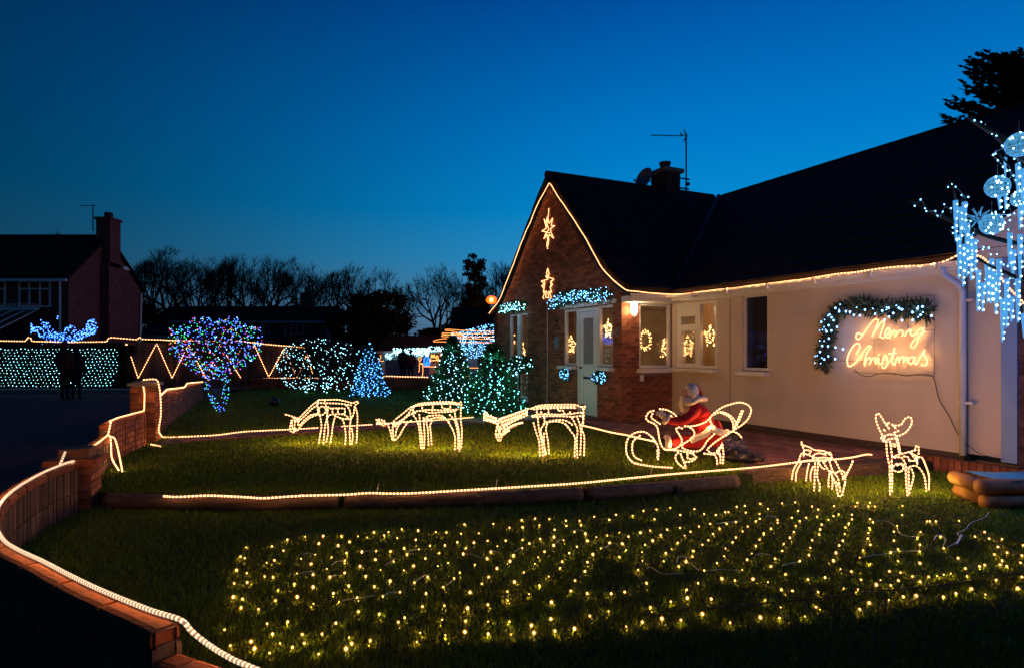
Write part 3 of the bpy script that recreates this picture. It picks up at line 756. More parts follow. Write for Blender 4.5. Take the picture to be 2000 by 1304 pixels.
wall_run('garden_wall', 'short wall behind the gate pier stepping down beside the multicoloured tree', [(-5.92, 10.3, .70), (-7.4, 13.9, .60), (-9.05, 18.0, .50)], -.10, .15, 'brick', .22, lim=60, unit=.225)
wall_run('garden_wall', 'long low front wall topped with rope light beyond the far lawn', [(-9.6, 22.7, .40), (-6, 22.75, .40), (-2.6, 22.8, .40)][::-1], -.10, .15, 'brick', .3, lim=40, unit=.225)

def pier(name, label, cx, cy, w, z0, z1, rot, lim, extra=None):
    t = thing(name, label, 'gate pier', loc=(cx, cy, z0)); M = Matrix.Translation((cx, cy, 0)) @ Matrix.Rotation(rot, 4, 'Z')
    mb = MB(M); mb.box((-w/2 + .012, -w/2 + .012, z0), (w/2 - .012, w/2 - .012, z1)); mb.build('core', 'mortar', t)
    its = []; z = z0 + .035; r = 0
    while z < z1 - .03:
        for k in range(4):
            Q = M @ Matrix.Rotation(k * math.pi / 2, 4, 'Z')
            x = -w/2 - (.11 if r % 2 else 0)
            while x < w/2:
                a, b = max(x, -w/2), min(x + .215, w/2)
                if b - a > .04: its.append((Q @ Matrix.Translation(((a + b) / 2, -w/2 + .008, z)), b - a - (.001), .065, .02, random.randrange(5)))
                x += .225
        z += .075; r += 1
    pieces('brick', t, its, lim)
    mb = MB(M)
    if extra is None:
        mb.box((-w/2 - .03, -w/2 - .03, z1), (w/2 + .03, w/2 + .03, z1 + .05)); mb.prism([Vector((-w/2 + .02, -w/2 + .02, z1 + .05)), Vector((w/2 - .02, -w/2 + .02, z1 + .05)), Vector((w/2 - .02, w/2 - .02, z1 + .05)), Vector((-w/2 + .02, w/2 - .02, z1 + .05))], (0, 0, .015))
        mb.build('cap', 'concrete', t)
    else: extra(mb, t, w, z1)
    return t
def stepcap(mb, t, w, z1):
    mb.box((-w/2 - .05, -w/2 - .05, z1), (w/2 + .05, w/2 + .05, z1 + .06)); mb.build('cap', 'coping', t)
    m2 = MB(mb.M); m2.box((-w/2 + .05, -w/2 + .05, z1 + .06), (w/2 - .03, w/2 - .05, z1 + .155)); m2.build('cap_block', 'log_orange', t)
pier('gate_pier', 'short brick pier with a lit block on its cap where the curved wall ends', -4.24, 5.98, .33, LZ - .1, .31, .35, 60, stepcap)
pier('gate_pier', 'tall brick gate pier with rope light draped over it beside the garden path', -5.64, 9.46, .34, -.05, .87, .3, 110)

# timber edging between the two lawns
top = [(-3.9, 5.93), (-2.75, 5.84), (-1.6, 5.92), (-.35, 6.02), (.75, 6.2), (1.75, 6.52), (2.55, 6.85)]
for (a, b, lab) in [(top[0], top[2], 'timber log edging below the rope light at the left end of the lawn step'),
                    (top[2], top[4], 'timber log edging in the middle of the lawn step'),
                    (top[4], top[6], 'timber log edging under the sleigh, near its right end')]:
    A = Vector((*a, -.045)); B = Vector((*b, -.045)); m = Vector((*top[top.index(a) + 1], -.045))
    t = thing('edging_log', lab, 'log', loc=A, group='logs edging the lawn step')
    mb = MB(); mb.sweep(resample(catmull([A, m, B], 8), .08), .078, 12); mb.build('log', 'log_wood', t, smooth=True)
    mb = MB(); s_ = (A + B) / 2 + Vector((.1, -.11, 0)); mb.box((s_.x - .03, s_.y - .02, LZ - .1), (s_.x + .03, s_.y + .02, -.0)); mb.build('stake', 'log_wood', t)
A = G(1455, 925, -.0) ; A.z = .0; B = G(1735, 905, .02); B.z = .0
t = thing('edging_log', 'raised timber edging running behind the two deer near the house wall', 'log', loc=A, group='logs edging the lawn step')
mb = MB(); d = (B - A).normalized(); n = Vector((-d.y, d.x, 0)); mb.prism([A + Vector((0, 0, -.14)), B + Vector((0, 0, -.14)), B + Vector((0, 0, .035)), A + Vector((0, 0, .035))], n * .08)
mb.build('log', 'log_wood', t)
MB().prism([B + Vector((0, 0, -.14)), B + n * -.02 + d * .08 + Vector((0, 0, -.14)), B + d * .08 + n * -.02 + Vector((0, 0, .04)), B + Vector((0, 0, .04))], n * .12).build('stake', 'log_wood', t)

# soldier-brick edging in front of the house at the right
t = thing('brick_edging', 'row of upright soldier bricks along the foot of the house at the right', 'edging', M=HM @ Matrix.Translation((4.6, 1.1, 0)))
its = []
for i in range(34): its.append((HM @ Matrix.Translation((5.06 + i * .082, 1.13 - .0015 * i, -.035 + U(-.006, .006))) @ Matrix.Rotation(U(-.02, .02), 4, 'Y'), .072, .20, .10, random.randrange(5)))
pieces('edging_brick', t, its, 60)
# stacked logs with the tarpaulin (near right)
A = G(1935, 1000, LZ); 
t = thing('log_planter', 'stack of round orange logs with a turquoise sheet on top, cut by the right edge', 'log planter', loc=A)
for k, (dz, off) in enumerate(((.075, .05), (.215, 0.0))):
    mb = MB(); a = A + Vector((off - .02, .12, dz)); mb.sweep([a, a + Vector((.9, .05, 0)), a + Vector((2.2, -.15, 0))], .075, 14); mb.build('log', 'log_orange', t, smooth=True)
    mb = MB(); mb.sweep([a + Vector((.08, .1, -.01)), a + Vector((.14, .52, -.01))], .07, 12); mb.build('log', 'log_orange', t, smooth=True)
mb = MB(); nx, ny = 14, 5; a = A + Vector((.12, .14, .292)); vs = [a + Vector((i * .15, j * .09, .02 * noise.noise(Vector((i * .7, j * .7, 1))))) for j in range(ny) for i in range(nx)]
mb.add(vs, [(j * nx + i, j * nx + i + 1, (j + 1) * nx + i + 1, (j + 1) * nx + i) for j in range(ny - 1) for i in range(nx - 1)]); mb.build('tarpaulin', 'tarp', t, smooth=True)
mb = MB(); mb.sweep(catmull([G(1995, 943, .17), G(1975, 940, .18), G(2010, 938, .18)], 5), .006, 4); mb.build('cord', 'wire_dark', t)

# ================================================================== FENCE, HEDGE, ROAD SIDE
def zfence(px): return 23.3 + (px - 230) / 370 * 2.6
fence = thing('board_fence', 'tall timber board fence with zigzag rope light behind the lit trees', 'fence', loc=(-14.9, 23.3, 0))
its = []; px = 228.0
while px < 712:
    Z = zfence(px); top_ = CH + (HY - (667 + (px - 230) * .018)) / F * Z
    W = Matrix.Translation(P(px, HY, Z) * 1.0); W.translation.z = top_ / 2 - .02; W = W @ Matrix.Rotation(math.atan2(2.6, 7.3), 4, 'Z')
    its.append((W @ Matrix.Rotation(0, 4, 'X'), .125, top_, .02 if (len(its) % 2) else .03, random.randrange(5))); px += .135 / Z * F * .96
pieces('board', fence, its, 300)
for px in (270, 335, 400, 465, 525, 592, 655, 708):
    Z = zfence(px) - .06; zt = CH + (HY - 663 - (px - 230) * .018) / F * Z; a = P(px, HY, Z)
    MB().box((a.x - .05, a.y - .05, 0), (a.x + .05, a.y + .04, zt)).build('post', 'fence_wood', fence)
zz = [(222, 738), (247, 670), (270, 738), (306, 670), (336, 738), (368, 672), (402, 738), (430, 674), (472, 740)]
zz2 = [(497, 674), (525, 736), (555, 680), (580, 738), (600, 690), (612, 735)]
for L_, lab in ((zz, 'zigzag of warm rope light on the fence left of the multicoloured tree'), (zz2, 'zigzag of warm rope light on the fence beside the hooped white-lit bush')):
    mb = MB(); rope(mb, [P(x, y, zfence(x) - .16) for x, y in L_], .011, .10, smooth=False); o = mb.build('zigzag_rope_light', ROPE); tag(o, lab, 'rope light')
mb = MB(); rope(mb, [P(x, y, zfence(max(x, 200)) - .14) for x, y in [(-20, 665), (50, 666), (54, 659), (60, 660), (62, 666), (130, 668), (208, 667), (212, 660), (219, 659), (268, 663), (272, 658), (277, 662), (330, 664), (400, 666), (455, 668), (462, 665), (520, 672), (600, 679)]], .014, .10, smooth=False)
o = mb.build('fence_rope_light', ROPE); tag(o, 'long warm rope light along the top of the hedge and board fence', 'rope light')
# hedge with the net of cold lights
hx0, hx1 = P(-30, 700, 22.6).x, P(232, 700, 22.6).x
def leafmass(mb, c, r, n, size, flat=1.0, shell=.55):
    c = Vector(c)
    for _ in range(n):
        d = Vector((random.gauss(0, 1), random.gauss(0, 1), random.gauss(0, 1))).normalized(); q = c + Vector((d.x * r[0], d.y * r[1], d.z * r[2])) * (shell + (1 - shell) * R()) * (1 + .18 * noise.noise(d * 2 + c))
        a = Vector((random.gauss(0, 1), random.gauss(0, 1), random.gauss(0, 1))).normalized() * size * U(.6, 1.4); b = a.orthogonal().normalized() * size * U(.3, .7)
        mb.add([q - a, q + b, q + a, q - b], [(0, 1, 2, 3)], 0, U(.6, 1.4))
hedge = thing('clipped_hedge', 'long clipped hedge covered by a net of cold white lights at the left', 'hedge', loc=((hx0 + hx1) / 2, 22.9, 0))
mb = MB(); 
for _ in range(5200):
    q = Vector((U(hx0, hx1), 22.75 + abs(random.gauss(0, .12)), U(0.02, 1.70))); a = Vector((random.gauss(0, 1), random.gauss(0, .5), random.gauss(0, 1))).normalized() * .06; b = a.orthogonal().normalized() * .03
    mb.add([q - a, q + b, q + a, q - b], [(0, 1, 2, 3)], 0, U(.6, 1.4))
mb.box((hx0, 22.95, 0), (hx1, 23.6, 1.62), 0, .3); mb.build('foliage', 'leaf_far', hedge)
net = thing('net_lights', 'net of small cold white lights spread over the hedge at the left', 'net lights', loc=((hx0 + hx1) / 2, 22.6, .3))
mb = MB()
for j in range(13):
    for i in range(-2, 34):
        px = -6 + i * 7.7 + (j % 3) * 2.6; py = 682 + j * 5.9
        if px > 231 - max(0, j - 6) * 2.2 or px < -8: continue
        q = P(px + U(-1.3, 1.3), py + U(-1.2, 1.2), 22.58); mb.octa(q, .0125 * U(.6, 1.3))
mb.build('bulbs', 'bulb_ice', net, stuff=True)

# people standing on the road --------------------------------------------------
def skin_mesh(name, verts, edges, m, parent, sub=2, M=None):
    Mi = MW[parent.name].inverted(); me = bpy.data.meshes.new(name); me.from_pydata([tuple(Mi @ Vector(v[0])) for v in verts], edges, [])
    me.materials.append(MAT[m]); o = link(name, me, parent)
    bm = bmesh.new(); bm.from_mesh(me); lay = bm.verts.layers.skin.verify()
    for i, v in enumerate(bm.verts):
        r = verts[i][1]; v[lay].radius = r if isinstance(r, tuple) else (r, r); v[lay].use_root = (i == 0)
    bm.to_mesh(me); bm.free()
    mo = o.modifiers.new('skin', 'SKIN'); mo.use_smooth_shade = True; ms = o.modifiers.new('subd', 'SUBSURF'); ms.levels = sub; ms.render_levels = sub
    return o
def stand_person(label, x, y, h, coat, turn=0.0, hood=False, z=-.05):
    s = h / 1.75; M = Matrix.Translation((x, y, z)) @ Matrix.Rotation(turn, 4, 'Z') @ Matrix.Scale(s, 4)
    t = thing('person', label, 'person', M=Matrix.Translation((x, y, z)))
    def V(l): return [(M @ Vector(p), tuple(q * s for q in (r if isinstance(r, tuple) else (r, r)))) for p, r in l]
    body = [((0, 0, .95), (.15, .11)), ((0, 0, 1.15), (.14, .10)), ((0, 0, 1.36), (.17, .11)), ((0, 0, 1.47), .06), ((0, .01, 1.55), .055), ((0, -.01, 1.66), .095), ((0, 0, 1.72), .07)]
    e = [(0, 1), (1, 2), (2, 3), (3, 4), (4, 5), (5, 6)]
    for sg in (-1, 1):
        b = len(body); body += [((sg * .17, 0, 1.40), .06), ((sg * .24, .0, 1.12), .05), ((sg * .24, -.06, .88), .035), ((sg * .235, -.08, .80), .03)]
        e += [(2, b), (b, b + 1), (b + 1, b + 2), (b + 2, b + 3)]
        for k in range(5):
            f = len(body); body += [((sg * .235 + (k - 2) * .014, -.085 - (.03 if k == 0 else 0), .755), .009), ((sg * .235 + (k - 2) * .015, -.08 - (.04 if k == 0 else 0), .715 + abs(k - 2) * .006), .008)]
            e += [(b + 3, f), (f, f + 1)]
        b = len(body); body += [((sg * .09, 0, .85), .085), ((sg * .10, -.01, .48), .06), ((sg * .10, .02, .10), .042), ((sg * .11, -.10, .035), (.04, .035))]
        e += [(0, b), (b, b + 1), (b + 1, b + 2), (b + 2, b + 3)]
    skin_mesh('body', V(body), e, 'black_cloth', t, 1)
    c = [((0, 0, .80), (.24, .17)), ((0, 0, 1.1), (.24, .17)), ((0, 0, 1.38), (.25, .16)), ((0, 0, 1.50), .10)]
    ce = [(0, 1), (1, 2), (2, 3)]
    for sg in (-1, 1):
        b = len(c); c += [((sg * .20, 0, 1.38), .075), ((sg * .26, 0, 1.12), .062), ((sg * .25, -.06, .90), .055)]; ce += [(2, b), (b, b + 1), (b + 1, b + 2)]
    skin_mesh('jacket', V(c), ce, coat, t, 1)
    mb = MB(M); mb.ball((0, .012, 1.69), .105, 0, 10, 8, sq=(.92, 1.0, 1.02)); mb.build('hood' if hood else 'hair', 'black_cloth' if hood else 'dark_cloth', t, smooth=True)
    mb = MB(M); mb.box((-.02, -.125, 1.62), (.02, -.095, 1.67)); mb.ball((-.036, -.095, 1.68), .012, 0, 6, 4); mb.ball((.036, -.095, 1.68), .012, 0, 6, 4); mb.box((-.025, -.105, 1.59), (.025, -.092, 1.60)); mb.build('face', 'skin', t)
    return t
a = G(127, 782, -.05); stand_person('person in a dark red jacket standing on the road at the left', a.x, a.y, 1.70, 'dark_cloth', 2.9)
a = G(149, 781, -.05); stand_person('person in a black hooded coat beside the red jacketed one on the road', a.x, a.y, 1.50, 'black_cloth', 3.3, hood=True)
a = P(787, 735, 29); stand_person('taller dark person on the far street before the pale wall', a.x, 29, 1.65, 'black_cloth', 2.6)
a = P(801, 735, 29); stand_person('shorter dark person beside another on the far street', a.x, 29.2, 1.5, 'dark_cloth', 3.4)

# ================================================================== NEIGHBOURING HOUSES
def win_part(parent, x0, x1, z0, z1, y, bars=1, top=True, fr='white_paint', gl='far_pane', w=.07, M=None):
    mb = MB(M); mb.box((x0, y - .06, z0), (x1, y, z0 + w)); mb.box((x0, y - .06, z1 - w), (x1, y, z1)); mb.box((x0, y - .06, z0 + w), (x0 + w, y, z1 - w)); mb.box((x1 - w, y - .06, z0 + w), (x1, y, z1 - w))
    for k in range(bars):
        x = x0 + (x1 - x0) * (k + 1) / (bars + 1); mb.box((x - w/2, y - .055, z0 + w), (x + w/2, y, z1 - w))
    if top: z = z1 - (z1 - z0) * .3; mb.box((x0 + w, y - .05, z - w/2), (x1 - w, y - .002, z + w/2))
    o = mb.build('window', fr, parent)
    q = MB(M); q.box((x0 + w, y - .02, z0 + w), (x1 - w, y - .01, z1 - w)); q.build('pane', 'dark_cloth' if gl == 'far_pane' else gl, o)
    return o
hs = thing('brick_house', 'two-storey brick house with chimney and white windows beyond the hedge at the left', 'house', loc=(-30, 34, 0))
x0, x1, y0, y1, ze, zr = -44.0, -22.3, 30.9, 36.9, 5.0, 7.55
ym = (y0 + y1) / 2
mb = MB(); mb.box((x0, y0, 0), (x1, y1, ze)); mb.prism([Vector((x1, y0, ze)), Vector((x1, y1, ze)), Vector((x1, ym, zr))], (-.3, 0, 0)); mb.build('wall', 'far_brick', hs)
mb = MB()
for sy, yy in ((-1, y0 - .35), (1, y1 + .35)):
    mb.prism([Vector((x1 + .12, yy, ze - .08)), Vector((x1 + .12, ym, zr + .08)), Vector((x1 + .12, ym, zr + .26)), Vector((x1 + .12, yy, ze + .08))], (x0 - x1 - .2, 0, 0))
rf = mb.build('roof', 'roof_far', hs)
for r_ in range(14):
    pass
mb = MB(); mb.box((x1 - .02, ym - .55, 0), (x1 + .42, ym + .55, 6.2)); mb.box((x1 - .35, ym - .45, 6.0), (x1 + .42, ym + .45, 8.55)); mb.box((x1 - .42, ym - .52, 8.55), (x1 + .49, ym + .52, 8.68)); ch2 = mb.build('chimney', 'far_brick', rf)
mb = MB(); mb.sweep([(x1 + .05, ym, 8.68), (x1 + .05, ym, 9.0)], .22, 10); mb.sweep([(x1 - .55, ym - .4, 7.9), (x1 - .55, ym - .4, 9.35)], .03, 5); mb.sweep([(x1 - 1.3, ym - .4, 9.3), (x1 - .4, ym - .4, 9.3)], .02, 4); mb.build('aerial', 'dark_metal', hs)
mb = MB(); mb.box((x0, y0 - .42, ze - .16), (x1 + .15, y0 - .30, ze - .02)); mb.sweep([(x1 - .35, y0 - .12, ze - .1), (x1 - .35, y0 - .1, 0)], .055, 6); mb.build('gutter', 'white_paint', hs)
mb = MB(); mb.sweep([(x1 + .1, y1 - .1, ze - .2), (x1 + .1, y1 - .3, 0)], .05, 6); mb.build('downpipe', 'white_paint', hs)
mb = MB(); mb.box((x1 + .001, ym + 1.35, 6.05), (x1 + .04, ym + 1.9, 6.25)); mb.build('vent', 'white_paint', hs)
def hx(px): return P(px, 0, y0 - .0).x
def hz(py): return P(0, py, y0).z
win_part(hs, hx(38), hx(100), hz(600), hz(549), y0 - .01, 2); win_part(hs, hx(-42), hx(12), hz(600), hz(549), y0 - .01, 2)
cs = thing('conservatory', 'white framed conservatory with sloping glazed roof at the left edge', 'conservatory', loc=(hx(20), y0 - 2, 0))
xa, xb = hx(-60), hx(78); mb = MB()
pn = MB()
for k in range(7):
    x = xa + (xb - xa) * k / 6; mb.sweep([(x, y0 - .05, 3.5), (x, y0 - 2.6, 2.35), (x, y0 - 2.6, 0)], .03, 4)
mb.box((xa, y0 - 2.68, 2.27), (xb, y0 - 2.56, 2.42)); mb.box((xa, y0 - 2.66, 0), (xb, y0 - 2.58, .8)); mb.box((xa, y0 - .12, 3.45), (xb, y0 - .02, 3.55)); 
for k in range(30): mb.box((xa + .1 + k * .12, y0 - .1, 3.55), (xa + .13 + k * .12, y0 - .07, 3.78))
mb.build('frame', 'white_paint', cs)
for k in range(6):
    a = xa + (xb - xa) * k / 6 + .05; b = xa + (xb - xa) * (k + 1) / 6 - .05
    q = MB(); q.add([(a, y0 - .08, 3.47), (b, y0 - .08, 3.47), (b, y0 - 2.58, 2.33), (a, y0 - 2.58, 2.33)], [(0, 1, 2, 3)]); q.build('roof_pane', 'far_pane', cs)
    q = MB(); q.box((a, y0 - 2.63, .8), (b, y0 - 2.62, 2.27)); q.build('pane', 'far_pane', cs)

def far_house(label, px0, px1, pyr, pye, pyb, Z, wins, chim=None, wallm='far_brick'):
    a, b = P(px0, pyb, Z), P(px1, pyb, Z); zr = P(0, pyr, Z + 3).z; ze = P(0, pye, Z).z
    t = thing('far_house', label, 'house', loc=((a.x + b.x) / 2, Z, 0))
    mb = MB(); mb.box((a.x, Z, -.2), (b.x, Z + 6, ze)); mb.build('wall', wallm, t)
    mb = MB(); mb.prism([Vector((a.x - .3, Z - .4, ze - .1)), Vector((a.x - .3, Z + 3, zr)), Vector((a.x - .3, Z + 6.4, ze - .1))], (b.x - a.x + .6, 0, 0)); r = mb.build('roof', 'roof_far', t)
    mb = MB(); mb.box((a.x - .3, Z - .47, ze - .22), (b.x + .3, Z - .36, ze - .04)); mb.build('gutter', 'far_wall', t)
    for (wx0, wx1, wy0, wy1) in wins: win_part(t, P(wx0, 0, Z).x, P(wx1, 0, Z).x, P(0, wy1, Z).z, P(0, wy0, Z).z, Z - .02, 1 if wx1 - wx0 < 25 else 2, w=.09, fr='far_wall')
    if chim:
        cx = P(chim, 0, Z + 3).x; mb = MB(); mb.box((cx - .5, Z + 2.6, ze), (cx + .5, Z + 3.4, zr + 1.2)); mb.sweep([(cx, Z + 3, zr + 1.2), (cx, Z + 3, zr + 1.6)], .2, 8); mb.build('chimney', 'far_brick', r)
    return t
far_house('long dark house with pale windows below the bare trees', 300, 636, 598, 626, 672, 52, [(500, 526, 628, 652), (556, 594, 627, 653), (420, 445, 628, 650)], 600)
far_house('dark roofed house behind the board fence left of the multicoloured tree', 268, 350, 634, 655, 690, 40, [])
bh = far_house('low house with cold light strings along its eaves beyond the street', 744, 860, 655, 684, 735, 42, [], wallm='far_wall')
rh = far_house('house with glowing roof net and rope light lines between garden and gable', 884, 1090, 600, 664, 760, 33, [(930, 960, 690, 720)], wallm='far_wall')

# pale low wall beyond the street with rope light
MBw = MB(); a = P(752, 735, 30); b = P(838, 735, 30); MBw.box((a.x, 30, 0), (b.x, 30.2, P(0, 702, 30).z)); o = MBw.build('street_wall', 'far_wall'); tag(o, 'pale rendered wall beyond the street behind two dark people', 'wall')
for L_, Z, lab in (([(488, 739), (560, 738), (650, 738), (690, 740)], 22.7, 'straight rope light on the low wall between fence and blue tree'),
                   ([(744, 737), (752, 734), (790, 735), (838, 736)], 22.7, 'straight rope light on the low wall right of the blue tree')):
    mb = MB(); rope(mb, [P(x, y, Z) for x, y in L_], .014, .10); o = mb.build('wall_rope_light', ROPE); tag(o, lab, 'rope light')
# light figures on the far front garden
def far_rope(name, lab, cat, strokes, Z, m='rope_far', r=.013):
    mb = MB()
    for s_ in strokes: mb.sweep(catmull([P(x, y, Z) for x, y in s_], 4), r, 5)
    o = mb.build(name, m); tag(o, lab, cat); return o
far_rope('rope_light_figure', 'small orange rope light figure on a post beyond the street', 'light figure', [[(820, 706), (817, 700), (820, 697), (823, 701), (819, 707), (826, 712), (824, 709), (818, 712)], [(819, 711), (819, 722), (818, 726)], [(825, 709), (826, 722), (825, 735)]], 28)
far_rope('rope_light_figure', 'small orange rope light shape left of the eaves string beyond the street', 'light figure', [[(742, 693), (744, 697), (741, 703), (746, 705), (750, 704)]], 28)
far_rope('step_rope_light', 'short warm rope light line on the garden step by the blue figure', 'rope light', [[(826, 715), (850, 716)], [(902, 718), (918, 718), (934, 718)], [(905, 734), (926, 734)]], 28)
o = far_rope('snowman_light', 'glowing blue light figure with a round white ring head', 'light figure', [[(830, 714), (828, 706), (830, 699), (834, 696), (838, 700), (839, 707), (837, 714)], [(832, 714), (833, 705), (836, 700)], [(834, 714), (836, 706)]], 28, 'rope_blue', .03)
mb = MB(); c = P(834, 692, 28); mb.sweep([c + Vector((math.cos(a) * .06, 0, math.sin(a) * .06)) for a in [k * math.pi / 6 for k in range(13)]], .02, 5); mb.build('head_ring', 'bulb_ice', o)
far_rope('lit_word_sign', 'scribbled orange rope light lettering on the far garden fence', 'light sign', [[(842, 699), (843, 692), (846, 698), (848, 692), (850, 699)], [(852, 699), (854, 694), (857, 699), (853, 700), (852, 696)], [(860, 698), (861, 692), (864, 697), (862, 700)], [(866, 695), (868, 692), (868, 700)], [(842, 704), (858, 702)], [(840, 707), (841, 701)], [(856, 711), (856, 703)]], 28, r=.022)
# roof rope lines and net on the right hand far house
st = [[(905, 652), (885, 647), (870, 645), (875, 643), (905, 645), (968, 647)], [(968, 651), (905, 652), (870, 654), (864, 652), (868, 650), (905, 652)], [(968, 658), (905, 657), (866, 657), (864, 655), (868, 653), (905, 655)],
      [(968, 662), (905, 661), (868, 661), (850, 664), (848, 667), (870, 667), (905, 668), (960, 669)]]
far_rope('roof_rope_light', 'stepped parallel warm rope light lines on the roof of the right far house', 'rope light', st, 31.5, r=.011)
mb = MB()
for _ in range(520):
    u_ = R(); px = 880 + u_ * 92; y0_ = 652 - u_ * 24; py = y0_ + R() ** 1.2 * (46 + u_ * 30); mb.octa(P(px, py, 31.8 + U(-.1, .1)), U(.010, .020))
o = mb.build('roof_net_lights', 'bulb_iceblue', stuff=True); tag(o, 'dense net of blue white lights over roof and porch beyond the green-lit trees', 'net lights')
mb = MB()
for _ in range(230):
    px = U(768, 838); mb.octa(P(px, 680 + R() ** 1.5 * 15, 41.5), U(.02, .04))
for _ in range(60): mb.octa(P(U(838, 866), U(676, 686), 41.5), U(.02, .035))
for _ in range(40): mb.octa(P(U(752, 768), U(688, 704), 41.4), U(.02, .035))
o = mb.build('eaves_string_lights', 'bulb_ice', stuff=True); tag(o, 'drooping cold white string lights along the eaves of the low far house', 'string lights')
# street lamp
lp = P(960, 586, 40)
t = thing('street_lamp', 'lit orange sodium street lamp beyond the left corner of the gable', 'street lamp', loc=(lp.x, 40, 0))
mb = MB(); mb.sweep([(lp.x + .5, 40, 0), (lp.x + .5, 40, lp.z - .2), (lp.x + .4, 40, lp.z + .05), (lp.x + .1, 40, lp.z + .12)], [.08, .06, .05, .05], 6); mb.build('pole', 'dark_metal', t)
mb = MB(); mb.ball(lp, .30, 0, 12, 8, sq=(1.2, 1, .9)); mb.build('lamp_glass', 'street_glass', t); MB().ball(lp + Vector((0, -.28, 0)), .13, 0, 8, 6).build('lamp_arc', 'street_arc', t); lamps(t, [lp + Vector((0, -.6, -.6))], 1100, (1.0, .30, .10))

# ================================================================== TREES
def grow(mb, p, d, L, r, depth, spread, tw, mi=0, up=.1, bound=None):
    segs = 3; pts = [p.copy()]; rs = [r]
    if bound is not None:
        e_ = p + d * L; q_ = Vector(((e_.x) / bound[0], (e_.y) / bound[0], (e_.z - bound[1]) / bound[2]))
        if q_.length > 1.0:
            L *= .45
            if depth > 1: depth = 1
    for k in range(segs):
        d = (d + Vector((U(-1, 1), U(-1, 1), U(-.6, .9))) * .18 + Vector((0, 0, up))).normalized(); p = p + d * L / segs; pts.append(p.copy()); rs.append(r * (1 - .35 * (k + 1) / segs))
    mb.sweep(pts, rs, 5 if r > .05 else 3, mi, cap=False)
    if depth == 0:
        if bound is not None:
            for _ in range(4):
                a_ = random.choice(pts); d2 = (d + Vector((U(-1, 1), U(-1, 1), U(-.8, 1.0))) * .8).normalized(); e_ = a_ + d2 * U(.28, .62); w_ = d2.orthogonal().normalized() * .007
                mb.add([a_ - w_, a_ + w_, e_], [(0, 1, 2)], mi)
        return
    nb = 3
    for k in range(nb):
        a = 2 * math.pi * (k + R()) / nb; s_ = d.orthogonal().normalized(); s_.rotate(Matrix.Rotation(a, 3, d)); nd = (d * math.cos(spread) + s_ * math.sin(spread) * U(.7, 1.25)).normalized()
        st_ = pts[-1] if k < 2 else pts[-2]
        grow(mb, st_, nd, L * U(.62, .82), max(r * .58, tw), depth - 1, spread * U(.85, 1.15), tw, mi, up, bound)
def bare_mesh(seed, spread, tw=.013, depth=6):
    random.seed(seed); tr = MB(); cr_ = MB()
    d = Vector((U(-.06, .06), U(-.06, .06), 1)).normalized(); top = Vector((0, 0, 0)) + d * 2.2
    tr.sweep([(0, 0, -.2), (0, 0, .6), tuple(top)], [.32, .25, .20], 7)
    for k in range(4):
        a = 2 * math.pi * (k + R() * .6) / 4; nd = Vector((math.cos(a) * math.sin(spread), math.sin(a) * math.sin(spread), math.cos(spread))).normalized(); grow(cr_, top - d * (k * .25), nd, U(1.8, 2.3), .15, depth - 1, spread, tw, up=.05, bound=(3.4, 4.9, 2.7))
    return tr, cr_
bm_ = [bare_mesh(s_, sp) for s_, sp in ((3, .62), (8, .50), (21, .70), (40, .56))]
random.seed(11)
meshes = []
for i, (a, b) in enumerate(bm_):
    ms = []
    for m_, nm in ((a, 'trunk'), (b, 'crown')):
        me = bpy.data.meshes.new(nm); me.from_pydata(m_.v, [], m_.f); me.materials.append(MAT['bark_far']); ms.append(me)
    zmax = max(v[2] for v in b.v); meshes.append((ms, zmax))
spots = [(350, 480, 55, 2, .92), (300, 500, 60, 1, .7), (405, 500, 62, 0, .7), (458, 508, 66, 1, .8), (512, 491, 58, 0, .86), (560, 505, 62, 3, .7), (608, 506, 60, 2, .72), (662, 524, 66, 1, .75), (718, 511, 60, 0, .72), (788, 548, 66, 3, .6), (858, 508, 56, 2, .74), (908, 538, 66, 3, .6), (985, 506, 62, 1, .8), (1040, 500, 70, 0, .9), (120, 452, 75, 2, 1.0), (272, 566, 62, 3, .7)]
for i, (px, py, Z, k, w) in enumerate(spots):
    ms, zm = meshes[k]; h = P(px, py, Z).z * 1.03; x = P(px, py, Z).x
    order = ['first', 'second', 'third', 'fourth', 'fifth', 'sixth', 'seventh', 'eighth', 'ninth', 'tenth', 'eleventh', 'twelfth', 'thirteenth', 'fourteenth', 'fifteenth', 'sixteenth', 'seventeenth', 'eighteenth']
    rank = sorted(spots).index(spots[i]); form = ['round headed', 'narrow', 'broad spreading', 'upright'][k]
    where = 'behind the brick house' if px < 290 else ('above the long dark house' if px < 640 else ('beside the evergreen mass' if px < 800 else ('left of the street lamp' if px < 900 else 'behind the brick gable')))
    t = thing('bare_tree', form + ' bare tree, ' + order[rank] + ' from the left on the skyline, ' + where, 'tree', M=Matrix.Translation((x, Z, 0)) @ Matrix.Rotation(R() * 6.28, 4, 'Z') @ Matrix.Diagonal((h / zm * w, h / zm * w, h / zm, 1)), group='bare winter trees on the skyline')
    for me in ms: link(me.name, me, t, MW[t.name].copy())
